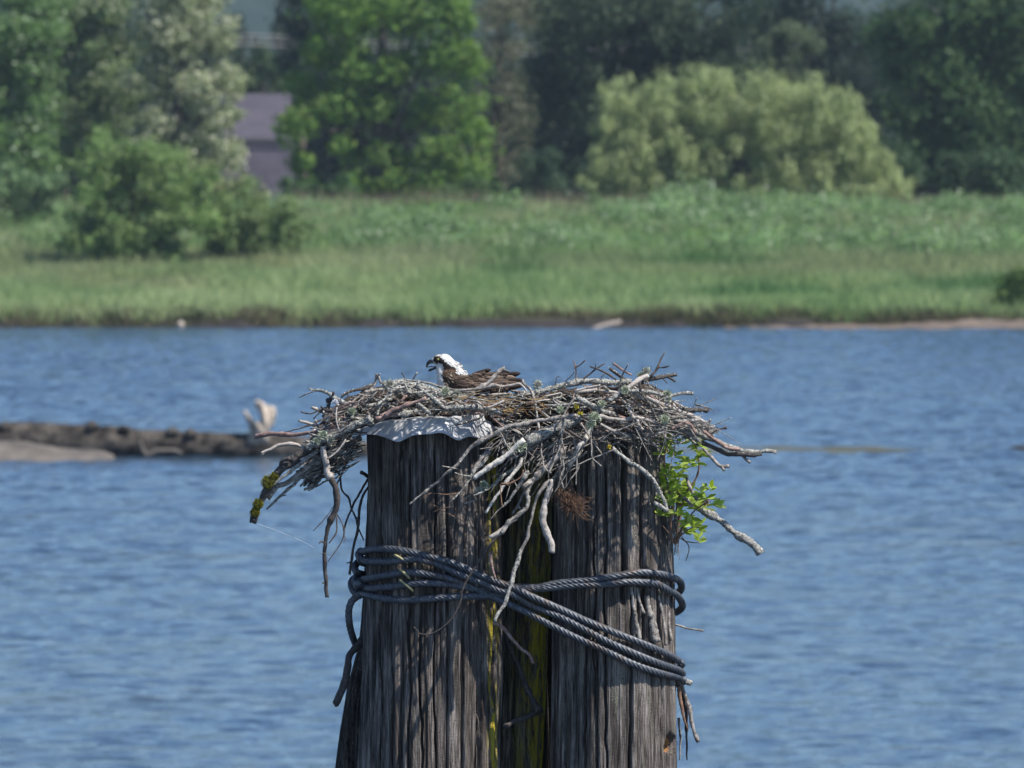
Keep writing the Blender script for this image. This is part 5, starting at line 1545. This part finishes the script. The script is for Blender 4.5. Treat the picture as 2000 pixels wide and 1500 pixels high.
for i, (a, b, w) in enumerate([((905, 235), (960, 600), 16), ((940, 240), (985, 420), 14), ((1010, 300), (1075, 610), 30), ((1090, 250), (1150, 640), 12), ((1150, 270), (1180, 600), 12)]):
    x_, y_ = Lz([((a[0] + b[0]) / 2, 400)])[0]
    d_ = hull_y((x_ - 1000) / 500, -0.004) - YP
    part_tube('splinter', pr, 'L', [a, ((a[0] + b[0]) / 2 - 3, (a[1] + b[1]) / 2), b], w * .6, w, d_, d_ + 0.004, M['grey'], 20 + i)

# branches stuck low between and beside the piles
thing_tube('fallen_branch', 'dark lichen flecked branch jammed low in the gap between the piles', 'branch', path('K', [(1125, 1242), (1180, 1205), (1230, 1190), (1290, 1165), (1360, 1130)], 17, 22, -.12, .0), M['dark'], 9, 0.45, 60, 0.008, 11,
           extra=(path('K', [(1345, 1135), (1300, 1060), (1265, 980), (1200, 820), (1140, 690), (1130, 640)], 26, 12, -.05, .05),))
thing_tube('fallen_branch', 'pinkish twig lying against the gap under the crossing ropes', 'branch', path('K', [(1060, 575), (1110, 600), (1160, 660), (1230, 740), (1280, 775), (1310, 835)], 13, 10, -.2, -.24), M['red'], 9, 0.2, 60, 0.008, 12)
thing_tube('fallen_branch', 'thick dark stick hanging beside the foot of the left pile', 'branch', path('K', [(52, 1092), (70, 1050), (108, 960), (128, 860), (140, 780), (200, 715), (225, 660)], 26, 22, -.1, .06), M['dark'], 10, 0.2, 50, 0.008, 13)

# spider thread
thing_tube('spider_thread', 'fine pale spider thread between the mossy branch and the hanging branch', 'spider thread', [np.append(P(500, 1022, 39.68), 0.00030), np.append(P(545, 1038, 39.68), 0.00030), np.append(P(600, 1062, 39.69), 0.00030), np.append(P(646, 1090, 39.70), 0.00030)], M['web'], 4, 0, 3, 0.02, 14, None, 0)

# ------------------------------------------------------------------ leafy sprout growing from the right pile
spr = empty('leafy_sprout', P(1308, 1062, 39.85), 'bright green leafy sprout with a red bud growing from the right pile', 'plant')
FZ = ZM['F']
rng = np.random.default_rng(530)
for i, (pts, r0, r1) in enumerate([([(500, 900), (490, 760), (500, 640), (480, 520), (450, 400), (440, 280), (470, 160)], 12, 4), ([(520, 900), (540, 780), (560, 640), (540, 500), (560, 400), (610, 300)], 11, 4), ([(530, 900), (580, 780), (640, 690), (700, 640), (760, 600)], 11, 4),
                                   ([(560, 640), (610, 520), (650, 460), (690, 380), (690, 250), (660, 170)], 10, 4), ([(520, 910), (570, 840), (640, 790), (700, 790)], 7, 3), ([(500, 870), (450, 800), (410, 765)], 4, 3), ([(560, 870), (600, 890), (660, 900), (700, 900)], 5, 3), ([(570, 860), (620, 930), (600, 1030)], 5, 3), ([(600, 420), (640, 520), (690, 600)], 12, 14), ([(560, 550), (610, 590), (650, 630)], 12, 12)]):
    mb = MB(); stick_geo(mb, path('F', pts, r0, r1, -.16, -.16 - 0.08 * rng.random()), 60 + i, 7)
    mb.build('stem', M['grey'] if i > 7 else M['brown'], spr)
clusters = [(470, 230, 6), (455, 150, 6), (505, 140, 5), (645, 130, 6), (665, 190, 6), (700, 250, 6), (435, 350, 6), (460, 400, 7), (570, 350, 6), (520, 420, 7), (480, 480, 8), (430, 485, 6), (560, 480, 7), (625, 520, 6), (540, 600, 7), (600, 610, 6), (650, 610, 6),
            (705, 520, 3), (780, 510, 3), (745, 575, 6), (810, 610, 4), (720, 640, 6), (395, 690, 5), (620, 740, 7), (650, 775, 7), (695, 800, 4), (570, 780, 6), (590, 810, 6), (690, 885, 5), (510, 560, 7), (480, 610, 6), (500, 500, 7), (585, 560, 6), (540, 520, 6), (440, 240, 4), (520, 260, 4), (610, 300, 5), (680, 320, 3), (540, 690, 4), (450, 560, 4)]
Vs, Cs, Fs = [], [], []
nv0 = 0
for (x, y, k) in clusters:
    base = FZ([(x, y)])[0]
    dc = -.17 + rng.normal() * 0.05
    for q in range(int(k * 2.1)):
        a = rng.random() * math.pi * 2
        up = np.array((math.cos(a), -abs(math.sin(a)) * 0.9 + 0.25))
        up /= np.linalg.norm(up)
        ln = (15 + 14 * rng.random()) / 500
        wd = ln * (0.115 + 0.05 * rng.random())
        c = P(base[0] + rng.normal() * 3, base[1] + rng.normal() * 3, YP + dc)
        dY = rng.normal() * 0.5
        d = np.array((up[0], dY, -up[1])); d /= np.linalg.norm(d)
        s = np.cross(d, np.array((rng.normal() * .5, -1, rng.normal() * .5 + 0.3))); s /= np.linalg.norm(s)
        nrm = np.cross(s, d)
        col = np.array((0.34, 0.45, 0.07)) * (0.65 + 0.6 * rng.random()) if rng.random() < 0.75 else np.array((0.42, 0.50, 0.14)) * (0.8 + 0.4 * rng.random())
        pts = []
        for (t, w_) in ((0, 0.05), (0.25, 0.75), (0.5, 1.0), (0.75, 0.7), (1.0, 0.02)):
            m_ = c + d * ln * t - np.array((0, 0, 1)) * ln * 0.18 * t * t
            pts += [m_ + s * wd * w_ + nrm * wd * 0.35 * w_, m_, m_ - s * wd * w_ + nrm * wd * 0.35 * w_]
        Vs.append(np.array(pts))
        for r_ in range(4):
            o_ = nv0 + r_ * 3
            Fs += [(o_, o_ + 1, o_ + 4, o_ + 3), (o_ + 1, o_ + 2, o_ + 5, o_ + 4)]
        Cs.append(np.tile(col, (15, 1)))
        nv0 += 15
build('leaves', np.concatenate(Vs), Fs, M['leaf'], spr, cols=np.concatenate(Cs))
n = 150
c = P(*FZ([(740, 600)])[0], YP - .22)
cc = c + rng.normal(size=(n, 3)) * np.array((0.011, 0.008, 0.007))
V, F, C = leaves(cc, rng.normal(size=(n, 3)), 0.006, np.array([(0.30, 0.07, 0.05)]) * (0.6 + 0.8 * rng.random(n))[:, None], 1, 0, rng)
build('flower_bud', V, F, M['flake'], spr, cols=C, smooth=False)
# fine bark shreds where the sprout roots
mbx = MB()
for k in range(70):
    x = 480 + rng.random() * 80; y = 560 + rng.random() * 260
    L_ = 90 + 160 * rng.random()
    dd = -.12 - 0.06 * rng.random()
    stick_geo(mbx, path('F', [(x, y), (x + rng.normal() * 8 - 2, y + L_ * .5), (x - 14 + rng.normal() * 10 + 20 * (x - 480) / 80, y + L_)], 3, 2, dd, dd + .02), 800 + k, 5, knots=False)
mbx.build('bark_shreds', M['grey'], spr)['kind'] = 'stuff'

# ------------------------------------------------------------------ the bird
BU = 6.667 * 500.0
BY = 39.93
bc = P(865, 745, BY)


def bp(u, v, w=0.0):
    """bird drawing units -> world; w towards the back"""
    p = P(800 + u / 6.667, 660 + v / 6.667, BY)
    return p + np.array((0, w / BU, 0))


bird = empty('osprey', bp(760, 680), 'brown and white fish hawk with open beak sitting low in the stick nest facing left', 'bird')
bm = bmesh.new()


def ell(u, v, w, a, b, c, rot=0.0):
    r = bmesh.ops.create_icosphere(bm, subdivisions=3, radius=1.0)
    ce = bp(u, v, w)
    cr, sr = math.cos(rot), math.sin(rot)
    for vt in r['verts']:
        x, y, z = vt.co
        x, z = x * a, z * c
        x, z = x * cr - z * sr, x * sr + z * cr
        vt.co = Vector((ce[0] + x / BU, ce[1] + y * b / BU, ce[2] + z / BU))


def caps(p, q, ra, rb, n=7):
    for i in range(n):
        t = i / (n - 1)
        u, v, w = [p[k] * (1 - t) + q[k] * t for k in range(3)]
        a, b, c = [ra[k] * (1 - t) + rb[k] * t for k in range(3)]
        ell(u, v, w, a, b, c)


ell(445, 300, 0, 112, 88, 95, 0)
ell(385, 288, 0, 92, 72, 74, 0)
ell(335, 300, 0, 48, 42, 44, 0)
caps((395, 365, 0), (455, 560, 0), (58, 58, 56), (100, 105, 100))
caps((480, 330, 0), (560, 480, 0), (108, 92, 95), (150, 130, 130))
caps((590, 385, 0), (640, 480, 0), (62, 75, 62), (80, 120, 90))
caps((540, 500, 0), (680, 620, 0), (165, 155, 130), (180, 190, 130))
caps((470, 560, 0), (520, 700, 0), (120, 130, 110), (150, 150, 130))
caps((680, 620, 0), (1120, 640, 0), (170, 195, 118), (150, 150, 120), 9)
caps((1120, 640, 0), (1420, 620, 0), (120, 130, 100), (60, 70, 36), 8)
me = bpy.data.meshes.new('tmp_body')
bm.to_mesh(me); bm.free()
tmp = bpy.data.objects.new('tmp_body', me); COL.objects.link(tmp)
md = tmp.modifiers.new('r', 'REMESH'); md.mode = 'VOXEL'; md.voxel_size = 0.0024
md = tmp.modifiers.new('s', 'SMOOTH'); md.factor = 0.6; md.iterations = 9
dg = bpy.context.evaluated_depsgraph_get()
ev = tmp.evaluated_get(dg); em = ev.to_mesh()
Vb = np.empty(len(em.vertices) * 3); em.vertices.foreach_get('co', Vb); Vb = Vb.reshape(-1, 3)
Fb = [tuple(p.vertices) for p in em.polygons]
ev.to_mesh_clear(); bpy.data.objects.remove(tmp); bpy.data.meshes.remove(me)
Fb = [f for f in Fb]


def uv_of(V):
    px = 1000 + V[:, 0] / BY * FPX
    u = (px - 800) * 6.667
    z0 = bp(0, 0)[2]
    v = (z0 - V[:, 2]) * BU
    return u, v


u_, v_ = uv_of(Vb)
# ruffled plumage
nv_ = vnoise(Vb[:, 0] * 260, Vb[:, 1] * 160, Vb[:, 2] * 160, 61) * 0.0007
Vb += nv_[:, None] * np.array((0.3, -1, 0.6))
un = u_ + 14 * vnoise(Vb[:, 0] * 300, Vb[:, 1] * 300, Vb[:, 2] * 300, 62) + 8 * vnoise(Vb[:, 0] * 700, Vb[:, 1] * 700, Vb[:, 2] * 700, 63)
vn = v_ + 14 * vnoise(Vb[:, 0] * 300 + 9, Vb[:, 1] * 300, Vb[:, 2] * 300, 64) + 8 * vnoise(Vb[:, 0] * 700, Vb[:, 1] * 700, Vb[:, 2] * 700, 65)


def inpoly(u, v, poly):
    c = np.zeros(len(u), bool)
    n = len(poly)
    for i in range(n):
        (x1, y1), (x2, y2) = poly[i], poly[(i + 1) % n]
        cond = ((y1 > v) != (y2 > v)) & (u < (x2 - x1) * (v - y1) / (y2 - y1 + 1e-9) + x1)
        c ^= cond
    return c


white = np.array((0.66, 0.65, 0.63)); brown = np.array((0.085, 0.055, 0.038)); black = np.array((0.018, 0.014, 0.013)); mid = np.array((0.095, 0.064, 0.047))
colb = np.tile(white, (len(Vb), 1)) * (0.93 + 0.1 * vnoise(Vb[:, 0] * 400, Vb[:, 1] * 400, Vb[:, 2] * 400, 66))[:, None]
# crown streaks
cs = (vn < 262) & (un < 430) & (vnoise(Vb[:, 0] * 500, Vb[:, 1] * 900, Vb[:, 2] * 500, 67) > 0.05)
colb[cs] = (0.22, 0.19, 0.16)
bodyp = [(430, 500), (445, 430), (520, 400), (600, 470), (700, 462), (760, 480), (2000, 380), (2000, 1200), (430, 1200), (470, 640), (440, 570)]
k = inpoly(un, vn, bodyp)
colb[k] = (mid * (0.8 + 0.5 * (vnoise(Vb[:, 0] * 240, Vb[:, 1] * 240, Vb[:, 2] * 240, 68)[:, None])))[k]
eyep = [(285, 262), (325, 232), (385, 238), (425, 272), (470, 320), (530, 350), (592, 375), (600, 440), (560, 480), (600, 520), (560, 600), (470, 640), (440, 560), (420, 480), (438, 420), (432, 350), (395, 330), (345, 330), (310, 300)]
k2 = inpoly(un, vn, eyep)
mot = vnoise(Vb[:, 0] * 330, Vb[:, 1] * 330, Vb[:, 2] * 330, 69)
colb[k2] = np.where((vn > 400)[:, None], brown * (1 + 0.6 * mot[:, None]), black * (1 + 0.3 * mot[:, None]))[k2]
pale_fleck = k2 & (vn > 440) & (mot > 0.55)
colb[pale_fleck] = (0.45, 0.38, 0.30)
nape = (un > 610) & (un < 700) & (vn > 300) & (vn < 400) & (vnoise(Vb[:, 0] * 420, Vb[:, 1] * 300, Vb[:, 2] * 420, 70) > 0.25)
colb[nape] = (0.16, 0.12, 0.09)
build('body', Vb, Fb, M['plume'], bird, cols=np.clip(colb, 0.005, 1))
bvh = BVHTree.FromPolygons([Vector(v.tolist()) for v in Vb], Fb)


def surf(u, v, dflt=-60):
    p = bp(u, v, -800)
    h = bvh.ray_cast(Vector(p.tolist()), Vector((0, 1, 0)))
    return (h[0].y - BY) * BU if h[0] is not None else dflt


def ball(name, u, v, w, r, mat, parent, sy=1.0):
    b_ = bmesh.new(); bmesh.ops.create_uvsphere(b_, u_segments=20, v_segments=12, radius=r / BU)
    c = bp(u, v, w)
    Vv = np.array([[x.co.x, x.co.y * sy, x.co.z] for x in b_.verts]) + c
    Ff = [tuple(l.index for l in f.verts) for f in b_.faces]
    b_.free()
    return build(name, Vv, Ff, mat, parent)


w0 = surf(372, 282)
eye = ball('eye', 372, 282, w0 + 7, 17, M['iris'], bird, 0.7)
ball('pupil', 370, 282, w0 - 2.5, 9.5, M['pupil'], eye, 0.6)
w1 = -(w0)
eye = ball('eye', 372, 282, w1 - 7, 17, M['iris'], bird, 0.7)
ball('pupil', 370, 282, w1 + 2.5, 9.5, M['pupil'], eye, 0.6)


def lens(name, poly, t, mat, parent, w=0.0, smoothn=3):
    """solid with a traced outline and a rounded, narrowing section"""
    q = catmull([(a[0] / 100., 0, a[1] / 100.) for a in poly + [poly[0]]], 0.06)[:-1] * 100
    o2 = q[:, [0, 2]]
    c = o2.mean(0)
    layers = [(-1.0, 0.45), (-0.75, 0.78), (-0.3, 0.97), (0.3, 0.97), (0.75, 0.78), (1.0, 0.45)]
    n = len(o2)
    V_, F_ = [], []
    # medial shrink: move toward the local mid-line by pushing points to their smoothed copy
    sm = o2.copy()
    for _ in range(40):
        sm = (np.roll(sm, 1, 0) + np.roll(sm, -1, 0)) * 0.25 + sm * 0.5
    for (yy, k_) in layers:
        pp = sm * (1 - k_) + o2 * k_
        pp = pp + (c - pp) * (1 - k_) * 0.35
        for a in pp:
            V_.append(bp(a[0], a[1], w + yy * t))
    for L_ in range(len(layers) - 1):
        for i in range(n):
            j = (i + 1) % n
            F_.append((L_ * n + i, L_ * n + j, (L_ + 1) * n + j, (L_ + 1) * n + i))
    F_.append(tuple(range(n))[::-1])
    F_.append(tuple((len(layers) - 1) * n + i for i in range(n)))
    return build(name, np.array(V_), F_, mat, parent)


bk_ = lens('upper_beak', [(365, 275), (300, 272), (270, 280), (240, 295), (220, 320), (211, 352), (214, 380), (224, 392), (233, 364), (250, 342), (280, 332), (315, 330), (345, 335), (370, 320)], 30, M['beak'], bird)
lens('cere', [(355, 262), (315, 250), (292, 262), (272, 285), (282, 303), (310, 300), (350, 300)], 34, M['cere'], bk_)
lens('lower_beak', [(375, 350), (340, 372), (300, 392), (262, 400), (244, 418), (248, 437), (275, 434), (310, 418), (345, 404), (375, 398)], 24, M['beak'], bird)
lens('tongue', [(360, 362), (315, 368), (270, 366), (238, 376), (228, 388), (262, 382), (310, 384), (360, 388)], 10, M['tongue'], bird)


def feather(mb, b, t, hw, wb, wt, col, edge=None, curve=0.0, round_=0.75):
    """b,t = (u,v) of base and tip; wb,wt depth"""
    b_, t_ = np.array(b, float), np.array(t, float)
    ax = t_ - b_
    L_ = np.linalg.norm(ax); ax /= L_
    nx = np.array((-ax[1], ax[0]))
    st = np.linspace(0, 1, 9)
    prof = np.where(st < round_, 0.55 + 0.45 * np.sin(np.clip(st / round_, 0, 1) * math.pi / 2), np.sqrt(np.clip(1 - ((st - round_) / (1 - round_)) ** 2, 0, 1)))
    prof[-1] = 0.08
    prof[0] = 0.35
    V_, C_, F_ = [], [], []
    for i, s in enumerate(st):
        c = b_ + ax * L_ * s + nx * curve * L_ * s * (1 - s)
        w = wb + (wt - wb) * s
        for e, ww in ((-1, 10), (-0.55, -2), (0, -7), (0.55, -2), (1, 10)):
            q = c + nx * hw * prof[i] * e
            V_.append(bp(q[0], q[1], w + ww * 0.5))
            cc = np.array(col, float)
            if edge is not None and (abs(e) == 1 or i >= 8):
                cc = np.array(edge, float)
            C_.append(cc * (1.0 + 0.12 * (random.random() - .5)) * (0.8 if e == 0 else 1))
    for i in range(8):
        for j in range(4):
            F_.append((i * 5 + j, i * 5 + j + 1, (i + 1) * 5 + j + 1, (i + 1) * 5 + j))
    mb.add(V_, F_, np.array(C_))


def add_thick(o, t=0.0005):
    md = o.modifiers.new('thickness', 'SOLIDIFY'); md.thickness = t
    return o


DKB, MDB, LTB = (0.028, 0.020, 0.017), (0.085, 0.060, 0.046), (0.17, 0.125, 0.098)
rng = np.random.default_rng(540)
for side, wnm in ((-1, 'near'), (1, 'far')):
    mb = MB()
    # coverts, back to front so each row lies over the next
    rows = []
    for u in np.arange(1180, 560, -34):
        for v in np.arange(478, 680, 27):
            vt = np.interp(u, [560, 640, 750, 860, 960, 1200], [520, 500, 492, 470, 450, 478])
            if v + 4 < vt: continue
            rows.append((u + rng.normal() * 8, v + rng.normal() * 6))
    for (u, v) in rows:
        w = surf(u, v, None) if side < 0 else None
        if w is None:
            w0_ = surf(u, v, None)
            w = -(w0_) if w0_ is not None else 60 * side
            if w0_ is None and side < 0: w = -70
        a = 0.10 + rng.normal() * 0.10 - (0.12 if v < 520 else 0)
        L_ = 92 + 30 * rng.random()
        tone = rng.random()
        col = np.array(MDB) * (0.6 + 0.75 * tone)
        feather(mb, (u, v), (u + L_ * math.cos(a), v + L_ * math.sin(a)), 24, w + side * 4, w + side * 16, col, col * 1.7 if tone > 0.4 else None)
    wg = mb.build('wing', M['plume'], bird)
    add_thick(wg)
    fl = [((1060, 500), (1450, 462), 34, DKB, 60), ((1000, 470), (1300, 440), 26, DKB, 70), ((1080, 560), (1490, 550), 34, DKB, 30), ((990, 520), (1386, 516), 36, LTB, 10), ((960, 590), (1440, 590), 32, MDB, 8), ((900, 560), (1300, 566), 32, MDB, 0),
          ((1000, 620), (1420, 622), 30, MDB, 0), ((820, 470), (1062, 412), 28, DKB, 80), ((800, 500), (900, 455), 26, MDB, 40), ((880, 500), (1160, 482), 30, MDB, 20)]
    for (b, t, hw, col, back) in fl:
        mb = MB()
        wbase = surf(b[0], min(b[1] + 30, 620), -110)
        ws = (wbase - 14 + back) if side < 0 else (-(wbase) + 14 - back)
        wt_ = ws + (60 if side < 0 else -60)
        dv = 0 if side < 0 else 8
        feather(mb, (b[0], b[1] + dv), (t[0] - (0 if side < 0 else 25), t[1] + dv), hw, ws, wt_, col, np.array(col) * 1.35, 0.02)
        add_thick(mb.build('flight_feather', M['plume'], wg))
mb = MB()
for k in range(6):
    feather(mb, (1150, 600 + k * 4), (1490 - abs(k - 2.5) * 12, 585 + 8 * k), 30, -60 + 24 * k, -75 + 30 * k, np.array(MDB) * (0.7 + 0.1 * k), np.array(LTB))
add_thick(mb.build('tail', M['plume'], bird))
# nape and neck feathers
mb = MB()
for k in range(190):
    u, v = 430 + rng.random() * 300, 300 + rng.random() * 330
    w = surf(u, v, None)
    if w is None: continue
    uu, vv = np.array([u]), np.array([v])
    inb = inpoly(uu, vv, eyep)[0]; inbody = inpoly(uu, vv, bodyp)[0]
    if inb: col = brown * (0.5 + 1.0 * rng.random()) if v > 390 else black * 1.3
    elif inbody: col = mid * (0.5 + 0.9 * rng.random())
    else: col = white * (0.85 + 0.15 * rng.random())
    if inb and v > 430 and rng.random() < 0.15: col = np.array((0.5, 0.42, 0.33))
    a = 0.75 + rng.normal() * 0.2
    L_ = 46 + 20 * rng.random()
    feather(mb, (u, v), (u + L_ * math.cos(a), v + L_ * math.sin(a)), 11, w - 1, w - 5, col)
for (a_, b_, c_) in [((600, 312), (648, 336), 0), ((625, 330), (676, 352), 1), ((640, 350), (694, 372), 0), ((655, 380), (704, 408), 1), ((665, 410), (712, 446), 0)]:
    for w in (-26, 0, 26):
        feather(mb, a_, b_, 10, w, w, white * 0.95 if c_ == 0 else np.array((0.2, 0.15, 0.12)))
add_thick(mb.build('nape_feathers', M['plume'], bird), 0.0003)

# ------------------------------------------------------------------ haze
m = bpy.data.materials.new('air_haze'); m.use_nodes = True
nt = m.node_tree; nt.nodes.clear()
out = nt.nodes.new('ShaderNodeOutputMaterial')
pv = nt.nodes.new('ShaderNodeVolumePrincipled')
pv.inputs['Color'].default_value = (0.62, 0.78, 1.0, 1)
pv.inputs['Density'].default_value = 0.00008
nt.links.new(pv.outputs[0], out.inputs['Volume'])
x0, x1, y0, y1, z0, z1 = -1600, 1600, -120, 3050, -2, 70
V = [(x, y, z) for x in (x0, x1) for y in (y0, y1) for z in (z0, z1)]
F = [(0, 1, 3, 2), (4, 6, 7, 5), (0, 4, 5, 1), (2, 3, 7, 6), (0, 2, 6, 4), (1, 5, 7, 3)]
tag(build('haze', V, F, m, smooth=False), 'thin summer haze over the river', 'haze', kind='stuff')
